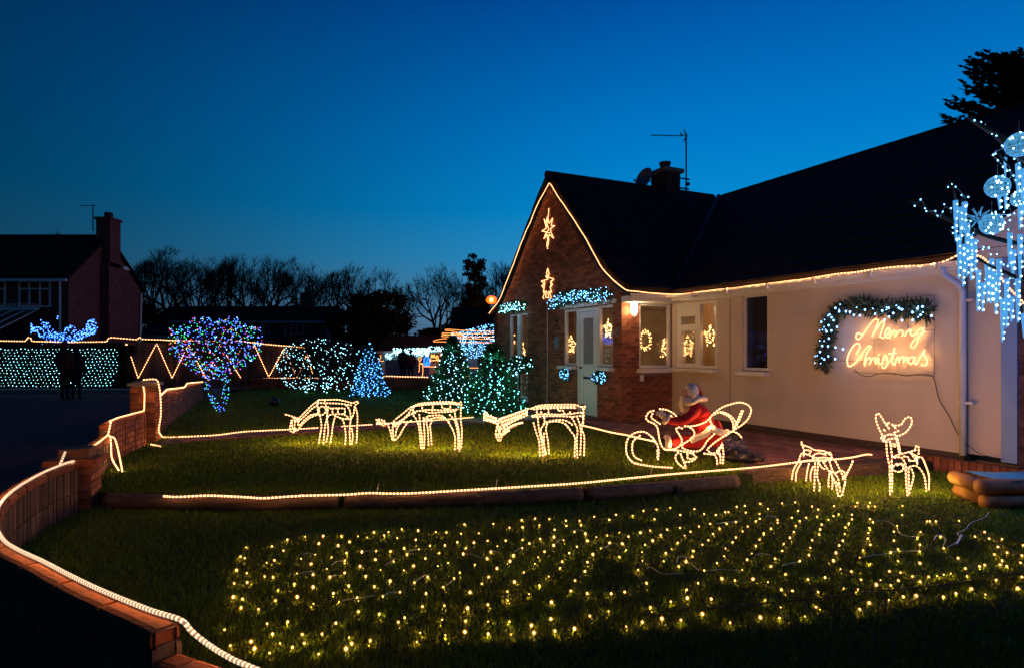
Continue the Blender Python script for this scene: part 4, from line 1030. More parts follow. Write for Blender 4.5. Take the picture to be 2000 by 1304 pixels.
def evergreen(label, px, pyt, Z, w, kind, n, size, m='needle_far', base=690, name='evergreen_tree', reps=None):
    c = P(px, pyt, Z); h = c.z; t = thing(name, label, 'tree', loc=(c.x, Z, 0)); mb = MB(); mb.sweep([(c.x, Z, -.2), (c.x, Z, h * .9)], [.25, .06], 6); mb.build('trunk', 'bark_far', t)
    mb = MB()
    if kind == 'mass':
        for _ in range(n):
            zc = h * U(.08, .9); rr = w * .5 * (1 - (max(0, zc / h - .5) * 1.2) ** 2) * .75; a = U(0, 6.28); leafmass(mb, (c.x + math.cos(a) * rr * U(.2, 1), Z + math.sin(a) * rr * U(.2, 1), zc), (w * .17, w * .17, h * .10), 160, size, shell=.2)
    elif kind == 'pine':
        for k in range(n):
            f = k / n; zc = h * (.25 + .75 * f) * U(.96, 1.02); rr = w * .5 * (1.1 - .55 * f); a = U(0, 6.28); q = (c.x + math.cos(a) * rr * U(.3, 1), Z + math.sin(a) * rr * U(.3, 1), zc)
            leafmass(mb, q, (w * .20, w * .20, w * .13), 90, size, shell=.1); mb.sweep([(c.x, Z, zc - .3), q], .05, 4)
    mb.build('crown', m, t, stuff=True); return t
evergreen('large dark evergreen mass rising above the far street', 737, 562, 46, 6.0, 'mass', 90, .16)
evergreen('dark rounded evergreen right of the big evergreen mass', 700, 590, 44, 3.2, 'mass', 34, .15)
evergreen('tall narrow pine standing dark against the sky near the street lamp', 927, 497, 48, 2.1, 'pine', 60, .13)
evergreen('dark shrubby tree below the pine beside the street lamp', 930, 575, 47, 4.0, 'mass', 40, .16)
evergreen('low dark conifer in front of the bare trees above the fence', 300, 590, 48, 3.5, 'mass', 26, .15)
evergreen('dark shrub mass behind the low far house', 850, 628, 50, 4.5, 'mass', 30, .16)
evergreen('dark conifer behind the right part of the long dark house', 655, 600, 49, 2.2, 'mass', 20, .15)
# big cypress behind the roof at top right : flat tiered sprays
random.seed(5); Z = 19.0
t = thing('cypress_tree', 'big dark cypress with layered branches rising behind the main roof', 'tree', loc=(P(2050, 0, Z).x, Z, 0)); tx = P(2060, 0, Z).x
mb = MB(); mb.sweep([(tx, Z, 0), (tx, Z, P(0, 130, Z).z)], [.4, .12], 7); mb.build('trunk', 'bark_far', t)
mb = MB()
tips = [(1840, 232), (1836, 222), (1848, 205), (1842, 195), (1858, 188), (1872, 172), (1878, 160), (1880, 142), (1876, 128), (1888, 122), (1893, 110), (1905, 105), (1922, 98), (1940, 106), (1958, 104), (1975, 100), (1990, 96), (1850, 245), (1870, 236), (1900, 200), (1905, 170), (1910, 140), (1930, 130), (1960, 130), (1990, 125)]
for _ in range(46): tips.append((U(1885, 2060), U(112, 250)))
for px, py in tips:
    tip = P(px, py, Z + U(-.8, .8)); root = Vector((tx, Z, tip.z - .5 - .25 * abs(tx - tip.x))); root = tip.lerp(root, .75)
    mb.sweep([root, tip.lerp(root, .3) + Vector((0, 0, .05)), tip], [.05, .03, .01], 4)
    for k in range(85):
        f = R() ** .8; q = tip.lerp(root, f) + Vector((random.gauss(0, 1) * .22 * f, random.gauss(0, 1) * .25 * f, random.gauss(0, 1) * .10 * (f + .15)))
        d = Vector((-1 + R() * .5, U(-.4, .4), U(-.1, .5))).normalized() * U(.10, .22); b = Vector((0, 0, 1)).cross(d).normalized() * .03 + Vector((0, 0, .035)); mb.add([q - d * .3, q + b, q + d, q - b], [(0, 1, 2, 3)], 0, 1)
mb.build('crown', 'needle_far', t, stuff=True)

# ---- lit trees ------------------------------------------------------------
def cone_glow(t, x, Z, h, w, c, p): lamps(t, [Vector((x + a * w, Z - b * w, h * f)) for a, b, f in ((-.42, .35, .2), (.1, .58, .25), (.48, .3, .2), (-.25, .35, .5), (.28, .3, .52), (0, .22, .8))], p, c)
def lit_cone(name, label, px, pyt, pyb, Z, w, bulb, nb, nl, foliage='needle', size=.05, br=.011, group=None, flare=1.0, bulb2=None):
    a = P(px, pyt, Z); h = a.z; t = thing(name, label, 'christmas tree', loc=(a.x, Z, 0), group=group)
    mb = MB(); mb.sweep([(a.x, Z, -.02), (a.x, Z, h * .97)], [.045, .01], 6); mb.build('trunk', 'bark', t)
    mb = MB(); pts = []
    def rad(f): return w * .5 * ((1 - f) ** flare) + .02
    tiers = 11
    for k in range(nl):
        f = R() ** 1.25 * .97; tier = .80 + .22 * ((f * tiers) % 1.0 < .5); a_ = U(0, 6.283); rr = rad(f) * U(.25, 1.0) ** .5 * tier * (1 + .18 * noise.noise(Vector((math.cos(a_) * 2, math.sin(a_) * 2, f * 6)))); q = Vector((a.x + math.cos(a_) * rr, Z + math.sin(a_) * rr, .06 + f * (h - .06)))
        d = Vector((math.cos(a_), math.sin(a_), U(-.5, .4))).normalized() * size * U(.7, 1.5); b = d.orthogonal().normalized(); b.rotate(Matrix.Rotation(U(0, 6.28), 3, d.normalized())); b *= size * .28
        mb.add([q - d, q + b, q + d, q - b], [(0, 1, 2, 3)], 0, U(.5, 1.5))
    mb.build('needles', foliage, t, stuff=True)
    mb = MB(); wires = MB(); last = None
    for k in range(nb):
        f = ((k + .5) / nb) ** 1.0; f = 1 - math.sqrt(1 - f * .995); a_ = k * 2.399 + U(-.3, .3); rr = rad(f) * U(.15, 1.15) ** .5 * (1 + .18 * noise.noise(Vector((math.cos(a_) * 2, math.sin(a_) * 2, f * 6)))); q = Vector((a.x + math.cos(a_) * rr, Z + math.sin(a_) * rr, .05 + f * (h - .05))); mb.octa(q, br * U(.7, 1.3)); pts.append(q)
    mb.octa((a.x, Z, h + .02), br * 1.8); mb.build('bulbs', bulb, t, stuff=True)
    cone_glow(t, a.x, Z, h, w, (.08, .35, 1.0) if bulb == 'bulb_sky' else (.12, .9, .75), 3.0)
    return t
lit_cone('lit_christmas_tree', 'green conifer with teal white lights, farther one left of the window', 884, 653, 786, 16.6, 1.60, 'bulb_ice', 230, 6000, br=.013, size=.06, flare=.82)
lit_cone('lit_christmas_tree', 'green conifer with teal white lights, nearer one in front of the tall window', 964, 666, 809, 13.6, 1.46, 'bulb_teal', 220, 6500, br=.0115, size=.05, flare=.68)
lit_cone('blue_lit_tree', 'narrow cone tree covered in bright blue white lights on the far lawn', 722, 672, 776, 18.5, 1.10, 'bulb_sky', 260, 2500, br=.016, flare=.62)
random.seed(31)
# teal standard bush beside the window
a = P(1015, 770, 14.6); c = P(1015, 712, 14.6)
t = thing('lit_standard_bush', 'ball headed bush on a stem with cold lights before the tall window', 'bush', loc=(a.x, 14.6, 0))
mb = MB(); mb.sweep([(c.x + .02, 14.6, 0), (c.x - .01, 14.6, .5), (c.x, 14.6, c.z)], .025, 6); mb.build('stem', 'bark', t)
mb = MB(); leafmass(mb, c, (.32, .28, .22), 900, .05, shell=.4); mb.build('foliage', 'needle', t, stuff=True)
mb = MB()
for _ in range(80):
    d = Vector((random.gauss(0, 1), random.gauss(0, 1), random.gauss(0, 1))).normalized() * U(.3, 1.1) ** .5; mb.octa(c + Vector((d.x * .33, d.y * .29, d.z * .23)), .012)
mb.build('bulbs', 'bulb_ice', t, stuff=True)
# white hooped weeping bush
Z = 20.5; c = P(628, 712, Z); t = thing('lit_weeping_bush', 'wide weeping bush draped with cold white lights in front of the fence', 'bush', loc=(c.x, Z, 0))
mb = MB(); mb.sweep([(c.x, Z, -.05), (c.x + .05, Z, .8), (c.x, Z, c.z + .4)], [.10, .07, .04], 6)
for k in range(40):
    a_ = U(0, 6.28); e = Vector((c.x + math.cos(a_) * 1.38, Z + math.sin(a_) * 1.2, c.z - U(.2, .8))); mb.sweep(catmull([(c.x, Z, c.z + .3), (c.x + math.cos(a_) * .8, Z + math.sin(a_) * .7, c.z + .80), e], 4), .008, 3)
mb.build('branches', 'bark', t)
mb = MB(); leafmass(mb, c + Vector((0, 0, .1)), (1.35, 1.2, .75), 2600, .05, shell=.6); mb.build('foliage', 'leaf_far', t, stuff=True)
mb = MB()
for _ in range(400):
    u_, v_ = U(-1, 1), U(-.95, 1)
    if u_ * u_ + v_ * v_ * (1 if v_ > 0 else .55) > 1: continue
    q = c + Vector((u_ * 1.45, -math.sqrt(max(0, 1 - u_ * u_ - v_ * v_ * .9)) * 1.2 * random.choice((1, 1, -1)) * U(.7, 1), v_ * .86)); mb.octa(q, U(.008, .016))
for px in (598, 632, 660, 602, 640):
    for k in range(5): mb.octa(P(px + U(-3, 3), 740 + k * 6 + U(-2, 2), Z - .6), .017)
mb.build('bulbs', 'bulb_ice', t, stuff=True)
# multicoloured tree
Z = 13.9; c = P(420, 672, Z); t = thing('multicolour_lit_tree', 'round headed small tree wrapped trunk and crown in red green blue amber lights', 'tree', loc=(P(428, 0, Z).x, Z, 0)); bx = P(428, 0, Z).x
tr = MB(); tr.sweep(catmull([(bx, Z, -.05), (bx + .02, Z, .35), (bx + .12, Z, .75), (bx + .1, Z, 1.5)], 5), .045, 7); tr.sweep(catmull([(bx, Z, .1), (bx - .18, Z, .45), (bx - .27, Z, .75), (bx - .25, Z, 1.4)], 5), .04, 7)
random.seed(77)
for k in range(14):
    a_ = 6.28 * k / 14; grow(tr, Vector((bx + (.1 if k % 2 else -.22), Z, .75 + R() * .4)), Vector((math.cos(a_), math.sin(a_), .9)).normalized(), .40, .018, 2, .6, .004)
tr.build('trunk', 'bark', t)
mb = MB(); leafmass(mb, c, (.85, .7, .46), 1200, .035, shell=.3); mb.build('foliage', 'leaf_far', t, stuff=True)
sets = {k: MB() for k in ('bulb_blue', 'bulb_red', 'bulb_green', 'bulb_amber', 'bulb_violet', 'bulb_iceblue')}
ks = ['bulb_green'] + ['bulb_blue'] * 9 + ['bulb_iceblue', 'bulb_violet', 'bulb_violet', 'bulb_red', 'bulb_red', 'bulb_green', 'bulb_green', 'bulb_green', 'bulb_amber']
for _ in range(820):
    while True:
        u_, v_ = U(-1, 1), U(-1, 1)
        half = (1 - .28 * abs(v_ + .25) ** 2) if v_ < .1 else 1.0 - .80 * ((v_ - .1) / .9) ** 1.15
        if abs(u_) < half and (v_ > -1 + .35 * u_ * u_ + .10 * math.cos(u_ * 9)): break
    px = 420 + u_ * 93; py = 680 + v_ * 62; dd = math.sqrt(max(0, 1 - (u_ / max(half, .2)) ** 2)); dy = dd * .75 * random.choice((-1, -1, 1)) * U(.6, 1); sets[random.choice(ks)].octa(P(px, py, Z + dy), U(.008, .0125))
for k in range(64):
    f = R(); side = random.choice((0, 1)); px = (397 + 30 * f) if side == 0 else (448 - 16 * f); py = 738 + 66 * f; sets[random.choice(ks[:6] + ks[:2])].octa(P(px + U(-7, 7), py, Z - .06), U(.008, .013))
for k_, m_ in sets.items(): m_.build('bulbs', k_, t, stuff=True)
# blue flat-topped tree behind the hedge
Z = 23.6; t = thing('blue_lit_shrub', 'flat spreading shrub full of deep blue lights above the hedge at the left', 'shrub', loc=(P(120, 0, Z).x, Z, 0)); bx = P(122, 0, Z).x
mb = MB(); mb.sweep([(bx, Z, 0), (bx, Z, 1.2)], .06, 6)
for k in range(16): grow(mb, Vector((bx, Z, 1.0)), Vector((math.cos(k * 2.4) * 1.2, math.sin(k * 2.4) * .5, .75)).normalized(), .6, .025, 2, .5, .007, up=.0)
mb.build('branches', 'bark', t)
mb = MB()
for k in range(330):
    u_ = U(-1, 1); px = 124 + u_ * 64; tp = 646 - 18 * abs(u_) - 8 * math.sin(u_ * 9); bt = 672 - 22 * abs(u_) ** 1.5; mb.octa(P(px, U(tp, bt), Z + U(-.5, .5)), U(.016, .028))
for px, py in [(80, 625), (112, 622), (113, 618), (172, 628), (183, 636), (62, 642), (190, 640), (105, 674), (140, 676), (150, 674), (83, 672)]: mb.octa(P(px, py, Z - .5), .028)
mb.build('bulbs', 'bulb_blue', t, stuff=True)

# ================================================================== ROPE LIGHT DEER
def zoomP(org, sc_, pt): return (org[0] + pt[0] / sc_, org[1] + pt[1] / sc_)
RD = .0080

def deer(label, org, sc_, Zn, Zf, groups, zg=0.0, r=RD, period=.044, Zfun=None, bead=ROPE):
    """groups: {part name: [(side, [points]) or list of such lists for repeated parts]} ; N near side, F far side"""
    allx = [zoomP(org, sc_, p)[0] for g in groups.values() for c in g for p in c[1]]
    cx = sum(allx) / len(allx); t = thing('rope_light_deer', label, 'light deer', loc=(P(cx, 0, (Zn + Zf) / 2).x, (Zn + Zf) / 2, zg), group='rope light deer standing on the lawn')
    def W(side, c, foot=False):
        out = []; pts = [zoomP(org, sc_, p) for p in c]
        Zb = (Zn if side == 'N' else Zf) if side != 'M' else (Zn + Zf) / 2
        if foot:
            fy = max(p[1] for p in pts); Zt = F * (CH - zg) / (fy - HY); y0_, y1_ = min(p[1] for p in pts), fy
        for p in pts:
            Z = Zfun(p[0], side) if Zfun else Zb
            if foot: k = (p[1] - y0_) / max(1, (y1_ - y0_)); Z = Z + (Zt - Z) * k
            q = P(p[0], p[1], Z); q.z = max(q.z, zg + r); out.append(q)
        return out
    lamps(t, [P(cx + d_, zoomP(org, sc_, (0, 250))[1] + 20, (Zn + Zf) / 2 if not Zfun else Zfun(cx + d_, 'M')) for d_ in (-45, -15, 15, 45)], 9.0 if not Zfun else 4.0)
    lamps(t, [Vector((q_.x, q_.y - .12, zg + .16)) for q_ in [P(cx + d_, 685, (Zn + Zf) / 2 if not Zfun else Zfun(cx + d_, 'M')) for d_ in (-60, -25, 5, 40, 65)]], 5.0 if not Zfun else 2.6, (1.0, .50, .06))
    for nm, g in groups.items():
        if nm == 'leg':
            for s_, *cs_ in g:
                mb = MB()
                for c in cs_: rope(mb, W(s_, c, True), r, period)
                mb.build('leg', bead, t)
        else:
            mb = MB()
            for s_, c in g: rope(mb, W(s_, c), r, period, smooth=len(c) > 2)
            mb.build(nm, bead, t)
    return t
class _G(dict): pass
def legs(*a): return list(a)
def fix(groups):  # normalise leg entries so every group item is (side, pts,...)
    return groups
o1 = (540, 750)
deer('grazing light deer with one antler stick, farthest from the sleigh in the row', o1, 5, 9.05, 9.30, {
 'body': [('F', [(415,152),(470,150),(520,150),(600,148),(680,165),(740,180),(790,165),(798,180),(760,205)]), ('N', [(400,178),(470,182),(600,185),(680,195),(745,205)]),
          ('N', [(400,180),(405,240),(412,288),(450,295),(482,262),(468,222),(432,216),(414,250),(430,285)]), ('N', [(500,320),(522,296),(580,290),(650,291),(690,312),(712,340)]), ('F', [(590,312),(640,332),(722,334),(752,290),(765,205)]),
          ('M', [(470,150),(485,215),(505,300)]), ('F', [(410,150),(400,215),(408,290)])],
 'frame_wires': [('M', [(520,232),(665,232)]), ('M', [(545,232),(548,290)]), ('M', [(600,232),(600,285)]), ('M', [(665,232),(668,280),(640,290)])],
 'neck': [('F', [(410,155),(350,200),(280,268),(218,330)]), ('N', [(402,200),(340,242),(270,312),(212,362)]), ('N', [(420,290),(350,310),(290,352),(230,412),(190,466)]), ('F', [(400,285),(330,300),(275,345),(225,395),(205,385)]), ('M', [(225,330),(208,385),(215,400)])],
 'head': [('N', [(215,362),(150,350),(136,400),(132,452),(180,466),(155,425),(150,362)]), ('F', [(182,358),(175,400),(184,452),(230,432)]), ('M', [(140,352),(190,350)])],
 'antler': [('N', [(215,332),(160,315),(110,298),(68,290)]), ('F', [(205,345),(170,330),(145,318)])],
 'leg': [('N', [(425,300),(440,400),(425,500),(410,602)], [(500,300),(475,400),(465,500),(456,608)]), ('F', [(505,215),(500,260),(492,320),(506,450),(485,575)], [(575,300),(550,400),(538,500),(525,592)]),
         ('N', [(680,200),(715,250),(725,330),(715,450),(720,612)], [(620,322),(655,362),(676,480),(670,606)]), ('F', [(770,222),(790,300),(786,480),(780,592)], [(735,430),(746,500),(734,598)])]})
deer('grazing rope light deer with spiky antlers, middle one of the row of three', o1, 5, 8.60, 8.85, {
 'body': [('N', [(1350,212),(1390,192),(1500,184),(1700,178),(1790,196)]), ('F', [(1355,203),(1400,186),(1500,176),(1700,170),(1785,188)]), ('M', [(1360,208),(1500,194),(1700,188),(1780,202)]), ('N', [(1780,192),(1800,165),(1806,190),(1802,242)]),
          ('N', [(1335,266),(1420,256),(1500,276),(1600,270),(1700,266),(1772,252)]), ('F', [(1420,250),(1500,246),(1650,252),(1780,240)]), ('N', [(1440,342),(1480,312),(1560,300),(1630,312),(1680,370),(1722,440)]), ('F', [(1480,345),(1560,322),(1650,332),(1700,382)]), ('M', [(1345,212),(1330,262),(1345,325)])],
 'frame_wires': [('M', [(1420,190),(1425,255)]), ('M', [(1530,185),(1520,265)]), ('M', [(1610,185),(1625,230),(1700,240)]), ('M', [(1700,185),(1695,245)])],
 'neck': [('F', [(1350,208),(1310,222),(1250,270),(1150,350)]), ('N', [(1330,216),(1290,282),(1240,332),(1145,402),(1130,442)]), ('N', [(1360,276),(1290,302),(1222,362),(1172,440),(1160,512)]), ('F', [(1320,352),(1280,372),(1232,440),(1200,500),(1150,552)]), ('M', [(1310,290),(1225,345),(1150,420)])],
 'head': [('N', [(1082,380),(1110,450),(1130,530),(1150,556)]), ('F', [(1130,440),(1140,500),(1150,550)]), ('M', [(1150,352),(1135,400),(1140,470)])],
 'antler': [('N', [(975,345),(1020,375),(1080,385),(1150,372),(1315,360)]), ('F', [(985,365),(1030,395),(1075,405)]), ('N', [(975,338),(990,385)]), ('N', [(1000,335),(1018,392)]), ('N', [(1025,340),(1045,400)]), ('F', [(1050,350),(1070,405)])],
 'leg': [('N', [(1355,322),(1385,392),(1400,500),(1410,642)], [(1435,322),(1440,402),(1446,500),(1440,640)]), ('N', [(1395,290),(1405,402),(1420,500),(1426,642)]), ('F', [(1485,302),(1465,370),(1480,450),(1485,612)], [(1520,350),(1500,402),(1510,500),(1516,615)]),
         ('N', [(1722,440),(1745,520),(1740,657)], [(1690,292),(1740,352),(1766,450),(1776,560),(1765,652)]), ('F', [(1740,252),(1750,332),(1775,420),(1790,560),(1785,667)], [(1800,242),(1800,342),(1811,450),(1805,642)])]})
o3 = (920, 750)
rib = []
for k in range(15):
    f = k / 14; a = (350 + 335 * f, 412 - 118 * f); b = (392 + 290 * f, 520 - 145 * f); rib.append(('N' if k % 2 else 'F', [a, b]))
for k in range(13):
    f = k / 12; a = (395 + 225 * f, 560 - 100 * f - 20 * math.sin(f * 3)); b = (375 + 262 * f, 660 - 175 * f - 30 * math.sin(f * 3.1)); rib.append(('N', [a, b]))
spk = [('N' if k % 2 else 'F', [(155 + k * 19, 350 + k * 7 - (25 if k in (1, 2) else 0)), (158 + k * 17, 430 + k * 6)]) for k in range(9)]
deer('grazing rope light deer with ribbed neck, nearest the sleigh in the row of three', o3, 6.25, 8.05, 8.32, {
 'body': [('F', [(745,290),(800,265),(900,250),(1050,246),(1250,246),(1330,268),(1370,290)]), ('N', [(760,302),(900,292),(1100,286),(1300,288)]), ('M', [(800,278),(1000,270),(1290,268)]), ('M', [(1350,278),(1388,262),(1386,300),(1358,302)]),
          ('F', [(740,386),(820,366),(900,360),(1050,366),(1200,360),(1300,346),(1372,340)]), ('N', [(750,396),(900,386),(1100,386),(1250,392),(1350,382)]), ('N', [(880,490),(920,460),(1000,440),(1100,432),(1180,452),(1250,502)]), ('F', [(950,456),(1050,450),(1150,482),(1222,570)]), ('M', [(1365,290),(1375,380),(1360,470),(1310,500)])],
 'frame_wires': [('M', [(800,290),(805,370)]), ('M', [(850,330),(880,370)]), ('M', [(945,290),(945,370)]), ('M', [(1060,290),(1065,320),(1120,315),(1140,370)]), ('M', [(1210,330),(1190,380)])],
 'neck': [('N', [(745,295),(690,300),(660,350),(560,412),(450,472),(350,560),(330,642)]), ('F', [(690,372),(560,430),(450,490),(380,560)])] + rib,
 'head': [('N', [(330,432),(312,540),(302,620),(345,692),(372,640),(352,560),(362,480)]), ('F', [(345,420),(330,520),(350,600),(372,630)]), ('M', [(300,610),(340,640),(350,680)])],
 'antler': [('N', [(155,352),(230,380),(320,452)]), ('F', [(150,432),(230,450),(322,482)])] + spk,
 'leg': [('N', [(760,462),(790,570),(830,700),(840,892)], [(890,590),(890,700),(905,902)], [(815,402),(830,550),(862,700),(880,902)]), ('F', [(930,472),(915,550),(940,700),(952,872)], [(890,362),(896,470),(850,560),(880,700),(925,882)]),
         ('N', [(1150,482),(1222,572),(1270,650),(1266,800),(1265,912)], [(1230,402),(1272,480),(1300,560),(1292,700),(1300,915)]), ('F', [(1300,412),(1330,500),(1342,640),(1332,882)], [(1360,342),(1370,470),(1350,540),(1382,640),(1380,882)])]})
o6 = (1520, 780)
def z4(px, side): return 7.15 - (px - 1546) / 92 * .75 + (.12 if side == 'F' else (-.0 if side == 'M' else -.12))
deer('small grazing light deer nearest the camera, nose touching the lawn', o6, 5, 6.8, 7.0, {
 'body': [('F', [(225,408),(242,440),(300,460),(360,490),(450,500),(512,540)]), ('N', [(225,430),(250,480)]), ('N', [(205,580),(230,522),(290,535),(370,565),(450,562),(520,572)]), ('F', [(460,522),(510,515),(520,560)]), ('N', [(340,580),(345,540),(400,520),(470,540)]), ('M', [(250,490),(280,490),(320,500),(300,530)]), ('N', [(200,605),(300,590),(400,590),(470,600)])],
 'frame_wires': [('M', [(250,500),(246,572)]), ('M', [(385,570),(415,650),(462,680)])],
 'neck': [('F', [(520,560),(560,602),(590,660),(620,720),(642,780)]), ('N', [(440,610),(490,690),(540,770),(570,860),(582,932)]), ('M', [(500,600),(530,690),(580,760),(600,850)])],
 'head': [('N', [(582,935),(620,932),(642,850),(660,762)]), ('F', [(540,780),(600,850),(602,920)]), ('M', [(560,712),(620,690),(650,722),(620,792)])],
 'antler': [('N', [(650,762),(680,700),(710,640),(732,585)]), ('F', [(655,740),(690,680),(715,640)])],
 'leg': [('N', [(205,590),(150,682),(130,802)], [(232,600),(180,700),(170,812)]), ('F', [(300,622),(282,700),(270,802)], [(340,650),(316,720),(315,802)]), ('N', [(360,612),(355,750),(350,902)], [(390,612),(380,750),(405,830),(400,912)]), ('F', [(505,690),(490,800),(495,882)], [(520,700),(530,800),(525,880)])]}, zg=LZ, Zfun=z4, r=.0070, period=.036)
wind = lambda x, y0_, y1_, w, n: [('N', [(x - w + (k / n) * 0, y0_ + (y1_ - y0_) * k / n), (x + w, y0_ + (y1_ - y0_) * (k + .5) / n)]) for k in range(n)]
def z5(px, side): return 6.45 + (.0 if side == 'N' else (.12 if side == 'M' else .24))
deer('small standing light deer with raised head and looped antlers', o6, 5, 6.45, 6.65, {
 'antler': [('N', [(1015,342),(972,250),(952,170),(975,130),(1010,170),(1045,230),(1070,262),(1095,300)]), ('F', [(1180,350),(1250,312),(1302,232),(1292,170),(1240,182),(1200,240),(1130,250),(1105,232),(1140,272),(1165,292)]), ('M', [(1030,290),(1060,320)]), ('M', [(1060,240),(1080,215),(1072,262)]), ('M', [(1130,320),(1180,300),(1185,320)])],
 'head': [('N', [(1000,372),(1060,342),(1150,340),(1152,370),(1080,382),(1040,412),(1000,372)]), ('F', [(1015,360),(1090,335),(1160,350)]), ('M', [(1000,372),(1045,360),(1030,385),(1050,405)])],
 'neck': [('N', [(1055,402),(1062,520),(1085,642)]), ('N', [(1090,402),(1105,500),(1112,562)]), ('F', [(1150,372),(1170,460),(1182,532)]), ('F', [(1165,380),(1185,470),(1195,530)]), ('M', [(1090,430),(1160,435)]), ('M', [(1095,450),(1165,455)])],
 'body': [('N', [(1085,642),(1120,682),(1170,702),(1222,680),(1216,642),(1160,622),(1112,650),(1108,560)]), ('F', [(1110,560),(1180,532),(1260,512),(1342,490)]), ('F', [(1335,492),(1347,450),(1370,462),(1370,542)]), ('N', [(1130,562),(1200,562),(1240,622),(1252,682)]), ('F', [(1222,550),(1270,562),(1282,622)]), ('M', [(1300,520),(1340,545),(1355,620)]), ('N', [(1160,640),(1210,620),(1225,660),(1205,695)])],
 'frame_wires': [('M', [(1290,515),(1355,600)]), ('M', [(1355,545),(1358,635)])],
 'leg': [('N', [(1088,650),(1090,800),(1090,932)], [(1112,650),(1112,800),(1108,932)]), ('N', [(1245,680),(1250,800),(1262,952)], [(1272,660),(1275,800),(1282,955)]), ('F', [(1300,672),(1322,740),(1302,832),(1285,900)]),
         ('N', [(1280,592),(1340,592),(1370,560),(1402,562),(1432,622),(1472,742),(1470,895)]), ('F', [(1280,652),(1340,642),(1392,682),(1430,762),(1446,908)])]}, zg=LZ, Zfun=z5, r=.0070, period=.036)

# ================================================================== SLEIGH AND SEATED FIGURE
o5 = (1200, 720); S5 = 5.928
def SP(pt, Z): x, y = zoomP(o5, S5, pt); return P(x, y, Z)
sl_ = thing('rope_light_sleigh', 'curly rope light sleigh outlined in warm bulbs carrying the red suited figure', 'light sleigh', loc=(SP((700, 1000), 7.35).x, 7.35, 0))
lamps(sl_, [SP((300, 950), 7.4), SP((700, 900), 7.15), SP((700, 1000), 7.4), SP((1100, 650), 7.15), SP((1400, 600), 7.4)], 3.5)
def spart(name, cs_):
    mb = MB()
    for Z, c in cs_:
        pts = [SP(p, Z) for p in c]
        for q in pts: q.z = max(q.z, .012)
        rope(mb, pts, .0085, .036, smooth=len(c) > 2)
    mb.build(name, ROPE, sl_)
NZ, FZ = 7.20, 7.62
spart('side_panel', [(NZ, [(460,480),(400,500),(366,560),(392,602),(460,632),(500,682),(516,780),(540,872),(582,925),(680,930),(760,885),(782,822),(742,742),(714,702),(740,672),(795,690)]),
      (NZ, [(810,660),(900,660),(1000,636),(1080,592),(1150,512),(1250,442),(1350,406),(1450,386),(1540,412),(1582,472),(1550,570),(1480,642),(1400,692),(1300,757),(1230,800),(1150,855),(1075,925)]),
      (NZ, [(1105,562),(1120,630),(1172,682),(1162,742),(1080,822),(1022,912),(960,950),(860,942),(790,912),(790,872),(880,812),(926,757),(910,702),(862,667)]), (NZ, [(582,928),(680,936),(780,948),(860,966),(930,970)])])
spart('side_panel', [(FZ, [(445,510),(428,560),(480,602),(545,645)]), (FZ, [(520,462),(600,470),(680,510),(742,568)]), (FZ, [(620,520),(665,550),(710,595)]), (FZ, [(1100,560),(1160,520),(1240,496),(1330,530),(1390,592),(1402,650),(1368,712)]), (FZ, [(1230,502),(1320,546),(1368,612),(1378,690)]), (FZ, [(1490,480),(1460,560),(1405,680)]), (FZ, [(1475,480),(1440,560),(1385,700)]), (FZ, [(1065,922),(1120,972),(1190,960),(1252,880)]), (FZ, [(1240,840),(1240,900),(1200,950)])])
spart('runner', [(NZ, [(505,1048),(512,950),(490,862),(420,772),(340,726),(240,738),(160,802),(136,900),(150,1000),(220,1082),(350,1112),(480,1130),(680,1142)])])
spart('runner', [(FZ, [(300,765),(222,832),(206,920),(232,1010),(325,1062)]), (FZ, [(440,782),(482,862),(500,980),(492,1040)])])
spart('heart_ornament', [(NZ, [(742,962),(706,1010),(732,1082),(822,1152),(812,1090),(770,990),(765,960)]), (NZ, [(820,1075),(900,1062),(942,1020),(910,982),(860,962)]), (FZ, [(845,980),(848,1050)]), (FZ, [(870,1040),(930,1030),(980,1005)])])
spart('rear_stays', [(7.4, [(1035,975),(1120,985),(1190,985)]), (7.45, [(1160,985),(1185,1040),(1190,1150)]), (7.5, [(1250,870),(1262,980),(1255,1120)]), (7.5, [(1200,940),(1225,1000),(1228,1130)]), (7.3, [(1370,720),(1430,745),(1480,802)]), (7.3, [(1240,880),(1190,950),(1230,1010)])])
mb = MB(); 
for z_ in (NZ + .02, FZ - .02):
    mb.sweep([SP((600, 925), z_), SP((1000, 955), z_)], .012, 5)
for zx in (600, 760, 950): mb.sweep([SP((zx, 935), NZ), SP((zx, 935), FZ)], .012, 5)
mb.sweep([SP((560, 925), NZ), SP((548, 1010), NZ)], .006, 4); mb.sweep([SP((1000,1000), 7.3), SP((1000,1110), 7.3)], .006, 4)
mb.prism([SP((620, 925), NZ + .05), SP((1150, 930), NZ + .05), SP((1150, 930), FZ - .05), SP((620, 925), FZ - .05)], (0, 0, .015)); mb.build('seat_frame', 'dark_metal', sl_)
# reins : rope from last deer to sleigh
mb = MB(); rope(mb, [P(1138, 830, 8.1), P(1160, 835, 8.0), P(1192, 843, 7.85), P(1225, 849, 7.7), P(1250, 855, 7.5), P(1278, 861, NZ)], .0095, .03)
o = mb.build('rope_light_reins', ROPE); tag(o, 'warm rope light running as reins from the nearest row deer to the sleigh front', 'rope light')
